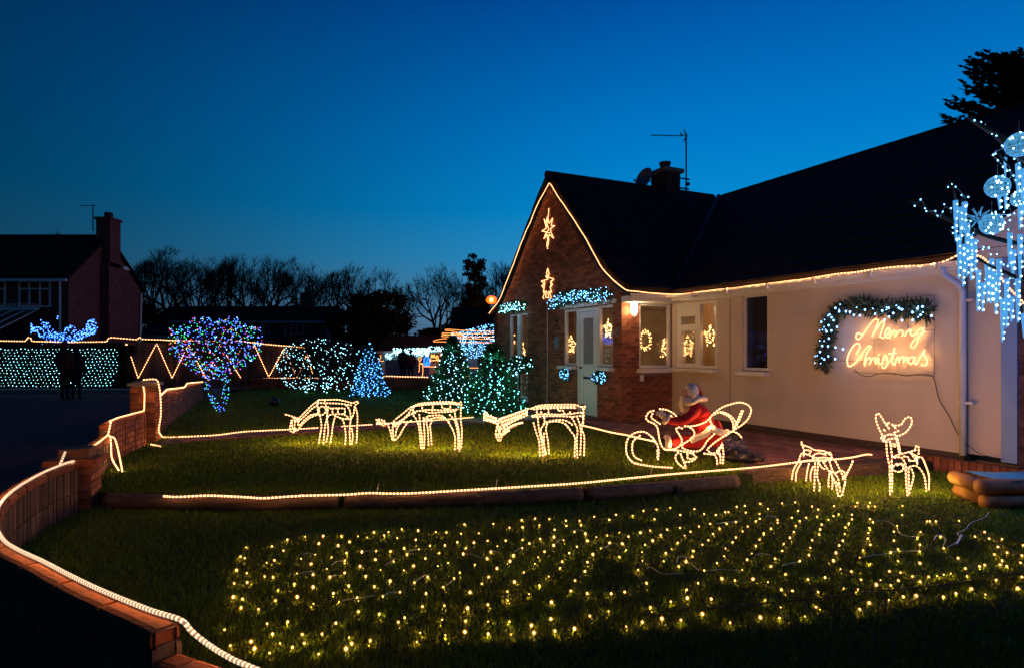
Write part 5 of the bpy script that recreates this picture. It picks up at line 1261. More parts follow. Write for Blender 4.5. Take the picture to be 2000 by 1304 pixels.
# seated figure
sn = thing('seated_dummy', 'seated life-like dummy in red suit with white beard and fur trim in the sleigh', 'dummy', loc=SP((900, 930), 7.4))
Zs = 7.42; k_ = Zs / F / S5
def rr(px): return px * k_
def sv(lst): return [(SP(p, Z), r if isinstance(r, tuple) else rr(r)) for p, Z, r in lst]
body = [((1050, 850), 7.42, (rr(125), rr(140))), ((1040, 700), 7.42, (rr(150), rr(140))), ((1000, 540), 7.42, (rr(150), rr(150))), ((960, 440), 7.42, (rr(120), rr(150))), ((905, 350), 7.42, rr(55)), ((885, 290), 7.42, rr(70)), ((875, 235), 7.42, rr(75))]
e = [(i, i + 1) for i in range(6)]
for Zo, el in ((7.25, (800, 610)), (7.60, (760, 590))):
    b = len(body); body += [((960, 460), (Zo + 7.42) / 2, 70), ((890, 540), Zo, 62), (el, Zo, 52), ((650, 605), Zo, 44), ((590, 570), Zo, 40)]; e += [(3, b), (b, b + 1), (b + 1, b + 2), (b + 2, b + 3), (b + 3, b + 4)]
for Zo in (7.30, 7.54):
    b = len(body); body += [((960, 860), Zo, 88), ((800, 840), Zo, 80), ((700, 840), Zo, 75), ((640, 850), Zo, 70)]; e += [(0, b), (b, b + 1), (b + 1, b + 2), (b + 2, b + 3)]
skin_mesh('body', sv(body), e, 'red_cloth', sn, 2)
# coat skirt
skin_mesh('coat_skirt', sv([((1060, 600), 7.42, 150), ((1110, 700), 7.42, 150), ((1140, 800), 7.42, 140), ((1080, 900), 7.42, 110), ((1230, 690), 7.42, 70)]), [(0, 1), (1, 2), (2, 3), (1, 4)], 'red_cloth', sn, 2)
# mittens with fingers and thumb
for Zo in (7.22, 7.60):
    h = [((585, 560), Zo, 46), ((555, 535), Zo, 48), ((535, 520), Zo, 38)]; he = [(0, 1), (1, 2)]
    for j in range(4):
        b = len(h); zz_ = Zo + (j - 1.5) * .022; h += [((515, 500), zz_, 14), ((490, 510), zz_, 13), ((490, 540), zz_, 11)]; he += [(2, b), (b, b + 1), (b + 1, b + 2)]
    b = len(h); h += [((545, 500), Zo - .03, 15), ((530, 480), Zo - .04, 12)]; he += [(1, b), (b, b + 1)]
    skin_mesh('glove', sv(h), he, 'white_fur', sn, 1)
def fur_ring(name, c, d, R_, r, sq=1.0):
    c = Vector(c); d = Vector(d).normalized(); u = d.orthogonal().normalized(); w = d.cross(u); mb = MB(); pts = []
    for k in range(21):
        a = 2 * math.pi * k / 20; pts.append(c + (u * math.cos(a) + w * math.sin(a)) * R_ + Vector((noise.noise(Vector((k, 1, R_)))*.008, 0, noise.noise(Vector((k, 5, 2)))*.008)))
    mb.sweep(pts, r, 8); mb.build(name, 'white_fur', sn, smooth=True)
for Zo in (7.22, 7.60): fur_ring('cuff', SP((600, 575), Zo), SP((650, 605), Zo) - SP((590, 570), Zo), rr(46), rr(24))
for Zo in (7.30, 7.54): fur_ring('trouser_cuff', SP((612, 855), Zo), (1, 0, 0), rr(60), rr(38)); 
for Zo in (7.30, 7.54):
    mb = MB(); mb.ball(SP((560, 850), Zo), rr(55), 0, 10, 8, sq=(1.0, .8, 1.0)); mb.ball(SP((510, 895), Zo), rr(50), 0, 10, 8, sq=(1.4, .8, .7)); mb.build('boot', 'black_boot', sn, smooth=True)
mb = MB(); mb.sweep(catmull([SP((880, 830), 7.24), SP((960, 790), 7.22), (SP((1050, 750), 7.20)), SP((1110, 690), 7.20), SP((1190, 720), 7.22), SP((1270, 745), 7.30), SP((1300, 730), 7.45)], 6), rr(38), 8); mb.build('coat_trim', 'white_fur', sn, smooth=True)
mb = MB(); mb.sweep(catmull([SP((830, 400), 7.30), SP((900, 385), 7.24), SP((980, 345), 7.28), SP((1050, 350), 7.42), SP((980, 345), 7.56), SP((860, 380), 7.56)], 5), rr(30), 8); mb.build('collar', 'white_fur', sn, smooth=True)
# hair, hat, face, beard
mb = MB(); mb.ball(SP((892, 258), 7.42), rr(92), 0, 14, 10, sq=(.92, 1.05, 1.05)); mb.ball(SP((925, 310), 7.42), rr(60), 0, 12, 8); hd = mb.build('hair', 'white_fur', sn, smooth=True)
mb = MB(); mb.sweep(catmull([SP((925, 215), 7.46), SP((940, 215), 7.46), SP((960, 235), 7.45), SP((985, 275), 7.44), SP((1000, 325), 7.44)], 5), [rr(x) for x in (20,28,34,38,40,40,38,36,34,34,32,32,30,30,28,28,26,26,24,22,20)], 12); mb.build('hat', 'red_cloth', sn, smooth=True)
mb = MB(); mb.ball(SP((840, 285), 7.42), rr(66), 0, 12, 10, sq=(.8, 1.0, 1.15)); mb.ball(SP((786, 290), 7.42), rr(17), 0, 8, 6); mb.build('face', 'skin', sn, smooth=True)
mb = MB()
for dz_ in (-.03, .03): mb.ball(SP((795, 262), 7.42 + dz_), rr(8), 0, 6, 5)
mb.build('eyes', 'black_boot', sn)
mb = MB(); mb.sweep(catmull([SP((835, 330), 7.42), SP((815, 390), 7.42), SP((800, 450), 7.42), SP((775, 505), 7.42)], 4), [rr(x) for x in (62, 64, 66, 66, 64, 62, 58, 54, 48, 40, 32, 24, 12)], 10)
for _ in range(260):
    f = R(); q = SP((835 - 60 * f, 330 + 170 * f), 7.42) + Vector((random.gauss(0, 1), random.gauss(0, 1), 0)) * rr(30 * (1.2 - f)); d = Vector((U(-.3, .1), U(-.2, .2), -1)).normalized() * rr(45); b = Vector((.004, .004, 0)); mb.add([q, q + b, q + d, q + d * .5 - b], [(0, 1, 2, 3)])
mb.build('beard', 'white_fur', sn, smooth=True)
# tinsel bundle behind the sleigh
c = SP((1400, 960), 7.75); c.z = max(c.z, .1)
t = thing('tinsel_sack', 'dark shiny sack heaped with silver tinsel behind the sleigh', 'sack', loc=(c.x, c.y, 0))
def lump(mb, c, r, sq, seed, amp=.25, seg=18, rings=12):
    o_ = len(mb.v); mb.ball(c, r, 0, seg, rings, sq)
    for i in range(o_, len(mb.v)):
        v = Vector(mb.v[i]); d = v - Vector(c); mb.v[i] = tuple(Vector(c) + d * (1 + amp * noise.noise(d * 9 + Vector((seed, 0, 0)))))
mb = MB(); lump(mb, (c.x + .02, c.y, .09), .16, (1.3, 1, .7), 3); lump(mb, (c.x + .02, c.y + .02, .33), .08, (1, 1, .8), 5); lump(mb, (c.x + .18, c.y, .05), .12, (1.3, 1, .6), 8); mb.build('sack', 'black_bag', t, smooth=True)
mb = MB()
for _ in range(900):
    d = Vector((random.gauss(0, 1), random.gauss(0, 1), random.gauss(0, 1))).normalized(); q = Vector((c.x, c.y, .22)) + Vector((d.x * .12, d.y * .12, d.z * .12)) * U(.7, 1.15); a = Vector((random.gauss(0, 1), random.gauss(0, 1), random.gauss(0, 1))).normalized() * .022; b = a.orthogonal().normalized() * .003
    mb.add([q - a, q + b, q + a, q - b], [(0, 1, 2, 3)])
mb.build('tinsel', 'foil', t, stuff=True)

# ================================================================== ROPE LIGHTS ON THE GARDEN EDGES
NEAR = ['rope_bead_near', 'rope_gap_near']
def grope(name, label, pts, r=.0085, per=.036, mats_=ROPE, smooth=True, jitter=0.0, step=.12, wpm=1.6):
    mb = MB(); rope(mb, pts, r, per, n=7, smooth=smooth, jitter=jitter); o = mb.build(name, mats_, smooth=False); along(o, pts, step, wpm, (0, -.004, r + .012), smooth=smooth); return tag(o, label, 'rope light')
pts = [Vector((x, y, z)) for x, y, z in CW[0]][:1] + [Vector((-.955, 2.29, .215)), Vector((-1.11, 2.38, .222)), Vector((-1.236, 2.47, .232)), Vector((-1.30, 2.487, .27)), Vector((-1.335, 2.475, .318))] + [Vector((x - .015, y - .02 , z + .012)) for x, y, z in CW[1][1:]]
pts += [P(113, 921, 5.6), P(120, 900, 5.62), P(128, 880, 5.7)]
grope('wall_rope_light', 'thick bright rope light lying on the coping of the near curved wall', pts, .0100, .024, NEAR, step=.05, wpm=2.0)
grope('wall_rope_light', 'rope light on the coping between short pier and the wall step', [Vector((-4.30, 6.20, .392)), Vector((-4.60, 6.85, .392)), Vector((-4.85, 7.38, .392)), Vector((-4.86, 7.44, .535)), Vector((-4.98, 7.60, .535)), Vector((-5.12, 8.0, .535)), Vector((-5.45, 9.1, .515)), Vector((-5.55, 9.28, .75)), Vector((-5.62, 9.34, .95))], .0085, .036, smooth=False, jitter=.006)
grope('hanging_rope_loop', 'double loop of rope light hanging down the wall step onto the lawn', [P(216, 852, 7.33), P(217, 872, 7.28), P(219, 895, 7.22), P(232, 918, 7.08)], .0085, .036)
grope('hanging_rope_loop', 'outer strand of rope light hanging from the wall step onto the lawn', [P(214, 851, 7.33), P(224, 856, 7.28), P(231, 880, 7.22), P(239, 920, 7.02)], .0085, .036)
grope('pier_rope_light', 'rope light over the tall gate pier and along the back of the garden path', [P(280, 741, 9.3), P(300, 740, 9.3), P(308, 744, 9.3), P(313, 770, 9.3), P(314, 810, 9.35), P(310, 838, 9.4), P(314, 848, 9.5), G(322, 853, .02), G(360, 852, .02), G(420, 849, .02), G(480, 842, .02), G(560, 838, .02), G(650, 833, .02), G(730, 828, .02)], .0085, .045)
grope('path_rope_light', 'rope light on the path edge between the row of grazing deer', [G(735, 827.5, .02), G(800, 823, .02), G(860, 819, .02), G(925, 814, .02)], .0085, .045)
grope('short_rope_light', 'short piece of rope light lying at the foot of the tall gate pier', [G(295, 867, .02), G(305, 869, .02), G(313, 871, .02)], .0085, .045)
grope('wall_rope_light', 'rope light stepping along the short wall behind the tall gate pier', [P(314, 771, 10.3), P(320, 766, 10.5), P(326, 760, 10.8), P(360, 756, 13), P(366, 748, 13.8), P(396, 745, 18)], .013, .05, smooth=False)
st = [(320, 968), (345, 969.5), (400, 967), (440, 968), (480, 970), (515, 972), (560, 969), (600, 967), (640, 966), (680, 965), (720, 962), (760, 963), (800, 962.5), (850, 960), (900, 957), (950, 954), (1000, 951), (1050, 948), (1100, 945), (1150, 941), (1200, 936), (1250, 931), (1300, 926), (1350, 922), (1400, 918), (1450, 914), (1500, 909)]
grope('step_rope_light', 'long rope light lying on the log edging across the lawn step', [G(x, y, .045) for x, y in st] + [P(1540, 904, 6.95), P(1570, 900, 7.0), P(1620, 897, 7.0), P(1660, 893, 7.1), P(1690, 887, 7.2), P(1703, 887, 7.25)], .0085, .034)

# ================================================================== HOUSE DECORATIONS
def hthing(name, label, cat, x, y, z, group=None): return thing(name, label, cat, M=HM @ Matrix.Translation((x, y, z)), group=group)
def garland(label, pts, r, nsp, bulbs, bm='bulb_iceblue', leaf='needle', br=.009, lsz=.07):
    pts = catmull(pts, 8); c = pts[len(pts) // 2]; t = hthing('lit_garland', label, 'garland', c.x, c.y, c.z)
    mb = HB(); mb.sweep(pts, .012, 5)
    for _ in range(nsp):
        p = random.choice(pts) + Vector((U(-.02, .02), 0, U(-.02, .02))); d = Vector((random.gauss(0, 1), -abs(random.gauss(0, .7)), random.gauss(0, 1))).normalized(); q = p + d * r * U(.2, 1); e_ = d * lsz * U(.6, 1.4); b = d.orthogonal().normalized(); b.rotate(Matrix.Rotation(U(0, 6.28), 3, d)); b *= lsz * .13
        mb.add([q, q + e_ * .5 + b, q + e_, q + e_ * .5 - b], [(0, 1, 2, 3)], 0, U(.4, 1.3))
    mb.build('foliage', leaf, t, stuff=True)
    mb = HB()
    for _ in range(bulbs):
        p = random.choice(pts) + Vector((U(-.03, .03), 0, U(-.02, .02))); a_ = U(0, 6.28); q = p + Vector((math.cos(a_) * r * R() ** .5, -r * U(.5, 1.1), math.sin(a_) * r * R() ** .5)); mb.octa(q, br * U(.7, 1.3))
    mb.build('bulbs', bm, t, stuff=True)
    if bulbs: lamps(t, [HM @ (pts[int(len(pts) * f)] + Vector((0, -r - .08, -.05))) for f in (.15, .5, .85)], 2.0, (.35, .62, 1.0))
    return t
garland('thick garland of blue white lights above the front door', [HW(x, y, -.07) for x, y in [(1085, 593), (1105, 585), (1130, 580), (1160, 578), (1195, 576)]], .15, 1700, 170)
garland('shorter garland of blue white lights above the tall window', [HW(x, y, -.07) for x, y in [(980, 605), (1003, 601), (1028, 598)]], .12, 800, 95, 'bulb_ice', br=.011)
# big bare garland round the lettering
gl = [HW(x, y, 1.17) for x, y in [(1612, 712), (1612, 690), (1618, 665), (1622, 640), (1630, 618), (1650, 604), (1680, 598), (1710, 600), (1740, 606), (1770, 604), (1800, 606), (1815, 612)]]
t = garland('corner shaped dark fir garland with blue lights around the lettering', gl, .075, 1500, 0, lsz=.11, leaf='needle_pale')
mb = HB()
for zx, zy in [(180,362),(238,388),(245,303),(262,325),(277,348),(292,252),(322,278),(375,278),(408,282),(438,306),(487,310),(305,400),(222,437),(260,430),(240,492),(187,550),(233,553),(292,562),(352,577),(170,598),(235,632),(203,657),(290,655),(527,265),(608,298),(665,272),(715,250),(718,320),(752,292),(797,250),(823,262),(822,348),(905,285),(908,347),(945,256),(985,240),(970,305),(1057,312),(682,345)]:
    mb.octa(HW(1560 + zx / 4.075, 540 + zy / 4.075, 1.0), .0165)
for _ in range(26): mb.octa(random.choice(gl).lerp(random.choice(gl[:6]), .0) + Vector((U(-.07, .07), -.15, U(-.07, .07))), .009)
mb.build('bulbs', 'bulb_cold', t, stuff=True); lamps(t, [HM @ HW(x, y, .98) for x, y in ((1620, 690), (1625, 640), (1660, 606), (1720, 606), (1790, 608))], .5, (.25, .45, 1.0))
# Merry Christmas lettering
strokes = [[(500,460),(468,450),(455,485),(480,497),(520,450),(560,390),(600,345),(630,345),(618,400),(592,460),(575,488)], [(592,460),(630,400),(660,360),(680,372),(662,430),(648,478),(672,490)],
 [(672,490),(705,462),(728,432),(712,410),(690,440),(690,478),(722,486)], [(722,486),(745,440),(760,428),(778,445),(762,484)], [(775,470),(798,432),(815,428),(832,442),(818,482)], [(845,470),(870,432),(892,422),(888,452),(908,470),(945,440),(972,412),(1000,420)], [(1000,408),(962,470),(935,540),(908,566),(892,545),(930,492),(985,455),(1008,430)],
 [(460,612),(485,562),(475,530),(440,546),(405,600),(386,660),(396,712),(430,702),(462,672),(490,640)], [(490,640),(522,590),(560,548),(572,562),(545,605),(522,680),(530,716)], [(528,692),(548,652),(568,642),(572,672),(562,695)], [(562,695),(588,652),(610,642),(604,680)], [(612,692),(636,642),(636,690),(656,696)], [(640,618),(644,622)],
 [(656,696),(690,622),(702,655),(702,702),(680,728),(660,716)], [(702,702),(740,642),(765,560),(750,642),(746,690),(762,700)], [(718,612),(778,606)], [(762,702),(785,642),(800,648),(795,692)], [(797,682),(820,637),(836,648),(830,692)], [(832,682),(852,637),(870,648),(865,692)], [(922,642),(890,640),(874,670),(890,696),(914,672),(926,637),(920,688),(936,696)], [(936,696),(970,642),(1002,580),(996,622),(1022,662),(1010,702),(976,702)]]
c = HW(1740, 670, 1.2); t = hthing('lettering_light', 'glowing Merry Christmas handwriting in warm rope light on the cream wall', 'light sign', c.x, c.y, c.z)
def HWz(zx, zy, y): return HW(1560 + zx / 4.075, 540 + zy / 4.075, y)
wd = [strokes[:7], strokes[7:]]
for w_ in wd:
    mb = HB()
    for s_ in w_: rope(mb, [HWz(x, y, 1.195) for x, y in s_], .0085, .024, smooth=len(s_) > 2)
    mb.build('word', ROPE, t)
mb = HB()
for s_ in ([(265,215),(1080,150),(1078,800)], [(600,500),(1070,420)], [(320,668),(1075,675)], [(870,165),(870,420)], [(600,500),(600,690)], [(440,760),(1070,790)]): mb.sweep([HWz(x, y, 1.215) for x, y in s_], .0028, 4)
mb.build('wire_frame', 'wire_dark', t); lamps(t, [HM @ HWz(x, y, 1.15) for x, y in ((520, 440), (700, 460), (900, 450), (450, 640), (620, 660), (800, 650), (960, 650))], 1.0, (1.0, .55, .16))
mb = HB(); mb.sweep(catmull([HWz(x, y, 1.225) for x, y in [(440,735),(490,778),(560,792),(640,770),(740,766),(860,790),(950,775),(1060,792),(1090,860),(1120,980),(1200,1110),(1240,1200),(1285,1265)]] + [HW(1905, 880, 1.20), HW(1930, 890, 1.2), HW(1960, 896, 1.18)], 6), .0045, 5)
o = mb.build('power_cable', 'wire_dark'); tag(o, 'thin dark cable drooping from the lettering down to the downpipe foot', 'cable')
# gable stars
def motif_thing(name, label, strokes_, y=-.03, r=.009, per=.026):
    pts_ = [HW(x, yy, y) for s_ in strokes_ for x, yy in s_]; c = sum(pts_, Vector()) / len(pts_); t = hthing(name, label, 'light star', c.x, c.y, c.z)
    mb = HB()
    for s_ in strokes_: rope(mb, [HW(x, yy, y) for x, yy in s_], r, per, smooth=False)
    mb.build('rope_outline', ROPE, t)
    mb = HB(); mb.sweep([HW(pts_ and strokes_[0][0][0], min(p[1] for s_ in strokes_ for p in s_), -.012), HW(strokes_[0][0][0], max(p[1] for s_ in strokes_ for p in s_), -.012)], .004, 4); mb.build('bracket_wire', 'wire_dark', t); return t
Z3 = lambda L_: [(900 + x / 3.26, 320 + y / 3.26) for x, y in L_]
motif_thing('gable_star', 'upper rope light shooting star with long rays on the brick gable', [Z3([(560,285),(558,330)]), Z3([(552,340),(540,375),(548,400),(530,350),(545,410),(515,430),(545,435),(528,480),(550,450),(552,480)]), Z3([(552,340),(562,380),(585,345),(575,395),(597,395),(570,415),(575,440),(590,475),(565,450),(552,480)]), Z3([(556,330),(548,380),(560,420),(545,440),(565,440)]), Z3([(555,480),(548,510),(553,542)]), Z3([(560,478),(556,520),(545,525)])])
motif_thing('gable_star', 'lower rope light comet shaped star below it on the brick gable', [Z3([(553,668),(545,700),(560,720),(540,715),(555,735),(512,748),(535,768),(515,775),(530,795),(525,820),(540,812),(522,850),(530,862)]), Z3([(553,668),(562,700),(550,722),(575,728),(592,735),(570,758),(585,768),(568,785),(578,820),(560,812),(575,850),(570,862)]), Z3([(532,745),(530,790)]), Z3([(575,745),(574,790)]), Z3([(545,810),(540,850),(560,855),(555,815)])])
# hanging baskets
def basket(label, px, py, w, h, n, leafn, bm='bulb_iceblue'):
    c = HW(px, py, -.14); t = hthing('lit_basket', label, 'planter', c.x, c.y, c.z)
    mb = HB(); mb.sweep([c - Vector((0, 0, h * .6)), c - Vector((0, 0, .02))], [w * .35, w * .6], 10); mb.build('trough', 'wire_dark', t)
    mb = HB()
    for _ in range(leafn):
        d = Vector((random.gauss(0, 1), -abs(random.gauss(0, .8)), random.gauss(0, .9))).normalized(); q = c + Vector((d.x * w, d.y * .12, d.z * h)) * U(.3, .9); e_ = (d + Vector((0, 0, -.4))).normalized() * .07; b = d.orthogonal().normalized() * .011; mb.add([q, q + e_ * .5 + b, q + e_, q + e_ * .5 - b], [(0, 1, 2, 3)], 0, U(.5, 1.4))
    mb.build('foliage', 'needle', t, stuff=True); mb = HB()
    for _ in range(n):
        d = Vector((random.gauss(0, 1), -abs(random.gauss(0, .8)), random.gauss(0, .9))).normalized(); mb.octa(c + Vector((d.x * w, d.y * .14, d.z * h)) * U(.75, 1.08), U(.006, .010))
    mb.build('bulbs', bm, t, stuff=True)
basket('small round basket of cold lights under the sidelight left of the door', 1105, 731, .15, .13, 60, 420)
basket('wider basket of cold lights under the sidelight right of the door', 1172, 737, .24, .12, 75, 560)
# window motifs of warm bulbs
def bulbs_motif(name, label, cat, pts_, r=.011, mat_='bulb_window'):
    j_ = .008 if name == 'wreath_light' else .02; r *= .62; pts_ = [p + Vector((U(-j_, j_), U(-.01, .01), U(-j_, j_))) for p in pts_]
    c = sum(pts_, Vector()) / len(pts_); t = hthing(name, label, cat, c.x, c.y, c.z)
    mb = HB(); mb.sweep(pts_ + pts_[:1], .0015, 3); mb.build('wire', 'wire_dark', t); mb = HB()
    for p in pts_: mb.ball(p, r * U(.8, 1.2), 0, 6, 4)
    mb.build('bulbs', mat_, t, stuff=True)
def ring_pts(cx, cy, rx, ry, n, plane, f=lambda k: 1.0): return [plane(cx + rx * f(k) * math.cos(6.283 * k / n), cy - ry * f(k) * math.sin(6.283 * k / n)) for k in range(n)]
sideP = lambda x, y: HX(x, y, -.10); longP = lambda x, y: HW(x, y, 1.36); gabP = lambda x, y: HW(x, y, .14)
bulbs_motif('wreath_light', 'round wreath of warm bulbs in the corner window beside the brick pier', 'wreath', ring_pts(1260, 664, 11, 17, 44, sideP, lambda k: 1 + .16 * (k % 3 - 1)), r=.012)
def tree_pts(cx, cy, w, h, n, plane): return [plane(cx + U(-1, 1) * w * (i / n), cy - h + 2 * h * i / n) for i in range(1, n + 1)]
random.seed(9)
bulbs_motif('tree_light', 'small tree of warm bulbs standing inside the corner window', 'window light', tree_pts(1297, 678, 8, 18, 26, sideP), r=.012)
def star_pts(cx, cy, w, h, plane): 
    o_ = []
    for k in range(10):
        for j in range(3):
            a0 = math.pi / 2 + k * math.pi / 5; a1 = a0 + math.pi / 5; r0, r1 = (1, .5) if k % 2 == 0 else (.5, 1); f = j / 3; x = cx + w * (r0 * math.cos(a0) * (1 - f) + r1 * math.cos(a1) * f); y = cy - h * (r0 * math.sin(a0) * (1 - f) + r1 * math.sin(a1) * f); o_.append(plane(x, y))
    for k in range(18): a = k * 2.4; r_ = .85 * math.sqrt(k / 18); o_.append(plane(cx + w * r_ * math.cos(a) * .8, cy - h * r_ * math.sin(a) * .8))
    return o_
bulbs_motif('star_light', 'star of warm bulbs low in the narrow opening casement of the cream wall', 'window light', star_pts(1344, 677, 12, 22, longP), r=.011)
bulbs_motif('star_light', 'star of warm bulbs in the wide pane right of the casement', 'window light', star_pts(1387, 656, 12, 23, longP), r=.012)
bulbs_motif('star_light', 'star of warm bulbs in the sidelight left of the front door', 'window light', star_pts(1115, 674, 10, 18, gabP), r=.014)
bulbs_motif('star_light', 'star of warm bulbs in the sidelight right of the front door', 'window light', star_pts(1188, 642, 8, 18, gabP), r=.014)
bulbs_motif('tree_light', 'warm bulbs hung in the left pane of the tall window', 'window light', tree_pts(1003, 655, 4, 16, 18, gabP), r=.016)
bulbs_motif('tree_light', 'warm bulbs low in the right pane of the tall window', 'window light', tree_pts(1021, 680, 6, 14, 22, gabP), r=.016)
bulbs_motif('star_light', 'unlit star ornament hanging in the dark narrow window', 'window ornament', star_pts(1478, 650, 11, 24, lambda x, y: HW(x, y, 1.42)), r=.005, mat_='foil')
# small red stool by the door
c = HM @ Vector((-.95, -.45, 0)); t = thing('red_stool', 'small red wooden stool by the front door step', 'stool', loc=c)
mb = MB(); mb.box((c.x - .16, c.y - .12, .27), (c.x + .16, c.y + .12, .30)); mb.build('seat', 'red_paint', t)
for sx_ in (-1, 1):
    for sy_ in (-1, 1): MB().box((c.x + sx_ * .13 - .02, c.y + sy_ * .09 - .02, .006), (c.x + sx_ * .13 + .02, c.y + sy_ * .09 + .02, .27)).build('leg', 'red_paint', t)

# ================================================================== NET OF WARM LIGHTS ON THE LOWER LAWN
A7 = [(490,243),(578,240),(667,240),(748,240),(826,222),(897,220),(962,207),(792,247),(876,237),(707,268),(651,286),(557,276),(202,295),(328,290),(384,311),(403,258),(940,250),(1042,213),(1128,220),(1180,222),(1268,183),(1409,180),(1338,226),(1252,228),(1488,199),(1548,162),(1613,154),(1552,197),(1634,187),(1683,157),(1763,165),(1766,190),(1708,209),(1830,165),(1838,187),(1902,145),(1975,160),(175,340),(195,347),(302,370),(340,358),(470,350),(540,330),(519,376),(619,344),(692,322),(684,360),(767,317),(837,313),(907,315),(833,355),(973,300),(988,330),(1045,305),(1030,258),(1100,287),(1145,323),(1172,285),(1233,270),(1275,299),(1262,327),(1314,272),(1381,263),(1397,318),(1428,289),(1469,262),(1552,258),(1550,299),(1585,276),(1637,254),(1659,316),(1705,245),(1703,285),(1752,260),(1805,220),(1858,228),(1868,263),(1912,245),(1965,237),(1817,292),(1977,274),(1934,300),(1895,330),(1780,322),(1745,365),(1868,367),(155,407),(205,421),(292,437),(334,441),(450,422),(528,428),(596,400),(611,440),(683,420),(758,388),(786,436),(858,405),(922,364),(972,407),(1020,386),(1077,349),(1138,387),(1188,371),(1245,418),(1217,447),(1318,380),(1378,350),(1490,363),(1507,335),(1427,398),(1558,417),(1611,375),(1628,343),(1734,397),(1856,412),(1680,437),(1808,457),(1386,440),(1352,473),(1512,464),(1088,440),(1024,467),(905,460),(828,486),(703,483),(529,489),(437,474),(358,503),(207,466),(144,471),(1164,489),(1295,515),(1478,511),(1634,481),(953,514),(1080,521),(869,534),(744,540),(628,519),(451,537),(345,555),(184,547),(139,537),(177,590),(262,597),(530,570),(655,560),(1063,584),(1170,580),(1382,575),(1480,555),(1583,523),(1788,508),(1867,520),(1984,521),(1693,563),(1283,592),(750,609),(852,621),(976,638),(97,697),(304,668),(405,658),(640,665),(945,660),(1159,648),(1273,655),(1383,657),(1487,658),(1690,645),(1595,676),(1880,630),(1972,607),(1805,692),(1710,703),(1607,712),(1496,720),(1384,718),(1270,708),(1175,724),(1052,712),(1035,757),(808,750),(718,765),(705,735),(476,720),(486,763),(428,783),(330,718),(367,763),(226,755),(243,789),(125,775),(316,811),(556,816),(690,790),(572,718)]
A8 = [(8,260),(90,265),(142,242),(206,235),(273,227),(196,282),(322,262),(391,233),(438,257),(495,262),(541,248),(557,248),(597,222),(637,217),(641,250),(713,207),(750,232),(709,257),(819,205),(883,200),(897,242),(965,220),(995,235),(1073,218),(1177,220),(1187,202),(1240,220),(1248,202),(1272,220),(1407,217),(1405,262),(25,347),(69,367),(127,348),(175,338),(258,333),(320,325),(226,360),(187,387),(343,362),(372,343),(413,318),(468,305),(513,328),(548,305),(593,297),(482,355),(459,385),(430,407),(386,437),(381,465),(309,398),(279,428),(150,407),(135,443),(39,402),(58,433),(24,467),(137,485),(251,448),(241,487),(116,531),(314,513),(439,533),(350,490),(626,342),(651,318),(690,293),(710,280),(593,372),(577,395),(543,425),(537,463),(501,497),(729,352),(765,328),(797,300),(797,287),(709,382),(691,413),(671,450),(648,480),(624,530),(866,275),(905,292),(937,275),(990,270),(885,315),(876,345),(857,373),(827,403),(820,437),(785,475),(765,513),(905,487),(1012,308),(1045,285),(1070,267),(1095,258),(1005,332),(1000,357),(966,385),(957,422),(950,458),(1128,323),(1145,303),(1160,283),(1160,260),(1125,355),(1115,387),(1098,410),(1082,447),(1070,485),(1248,282),(1262,297),(1245,325),(1240,350),(1237,377),(1250,407),(1215,435),(1198,470),(1380,315),(1365,343),(1365,387),(1385,430),(1350,445),(1495,345),(1480,372),(1492,407),(1490,440),(1592,368),(1608,424),(1527,293),(1540,293),(1570,293),(1683,290),(1808,345),(1760,367),(1830,377),(1893,380),(1873,418),(1918,445),(1856,454),(1678,472),(1893,485),(1883,505),(1916,512),(1983,495),(1783,513),(1808,506),(1714,523),(1642,548),(1608,553),(1575,560),(1535,563),(1456,562),(1398,543),(1343,537),(1250,500),(1385,487),(1492,497),(1104,526),(1157,538),(1205,578),(1279,602),(1300,580),(1350,606),(1387,582),(1493,588),(1722,562),(1864,580),(157,595),(50,638),(409,595),(525,573),(589,582),(677,575),(750,590),(836,552),(945,577),(1029,567),(353,627),(356,668),(473,672),(275,685),(176,713),(737,677),(815,627),(870,632),(995,638),(1120,620),(1189,625),(1244,692),(1340,677),(1411,661),(1474,656),(1606,661),(1668,645),(1743,623),(1812,650),(1970,620),(430,745),(325,775),(232,768),(136,785),(58,807),(565,788),(713,762),(812,713),(806,765),(985,712),(930,757),(1198,723),(1990,460),(1995,410),(1990,565)]
random.seed(4)
net = thing('lawn_net_lights', 'wide net of small warm lights spread over the grass in the foreground', 'net lights', loc=G(1150, 1120, LZ))
bpos = []
for (x, y) in A7: bpos.append((400 + x / 2.5, 950 + y / 2.5))
for (x, y) in A8: bpos.append((1200 + x / 2.5, 900 + y / 2.5))
bw = []
for px, py in bpos:
    bw.append(G(px, py, LZ + U(.028, .040)))
def bloom_shell_mat():  # lens bloom round each bulb, drawn as a faint glowing shell
    m = bpy.data.materials.new('bloom_shell'); m.use_nodes = True; n = m.node_tree.nodes; l = m.node_tree.links; n.clear(); MAT['bloom_shell'] = m
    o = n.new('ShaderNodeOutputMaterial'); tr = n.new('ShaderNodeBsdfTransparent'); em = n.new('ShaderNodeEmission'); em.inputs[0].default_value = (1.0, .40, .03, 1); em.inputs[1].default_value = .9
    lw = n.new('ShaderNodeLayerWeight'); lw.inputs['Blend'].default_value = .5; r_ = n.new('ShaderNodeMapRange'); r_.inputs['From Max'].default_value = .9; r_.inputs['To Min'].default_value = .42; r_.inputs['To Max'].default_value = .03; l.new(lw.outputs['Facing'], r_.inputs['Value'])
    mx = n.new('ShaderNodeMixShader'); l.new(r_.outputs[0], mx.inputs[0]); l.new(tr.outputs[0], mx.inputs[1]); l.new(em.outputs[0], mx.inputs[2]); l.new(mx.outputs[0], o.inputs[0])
bloom_shell_mat()
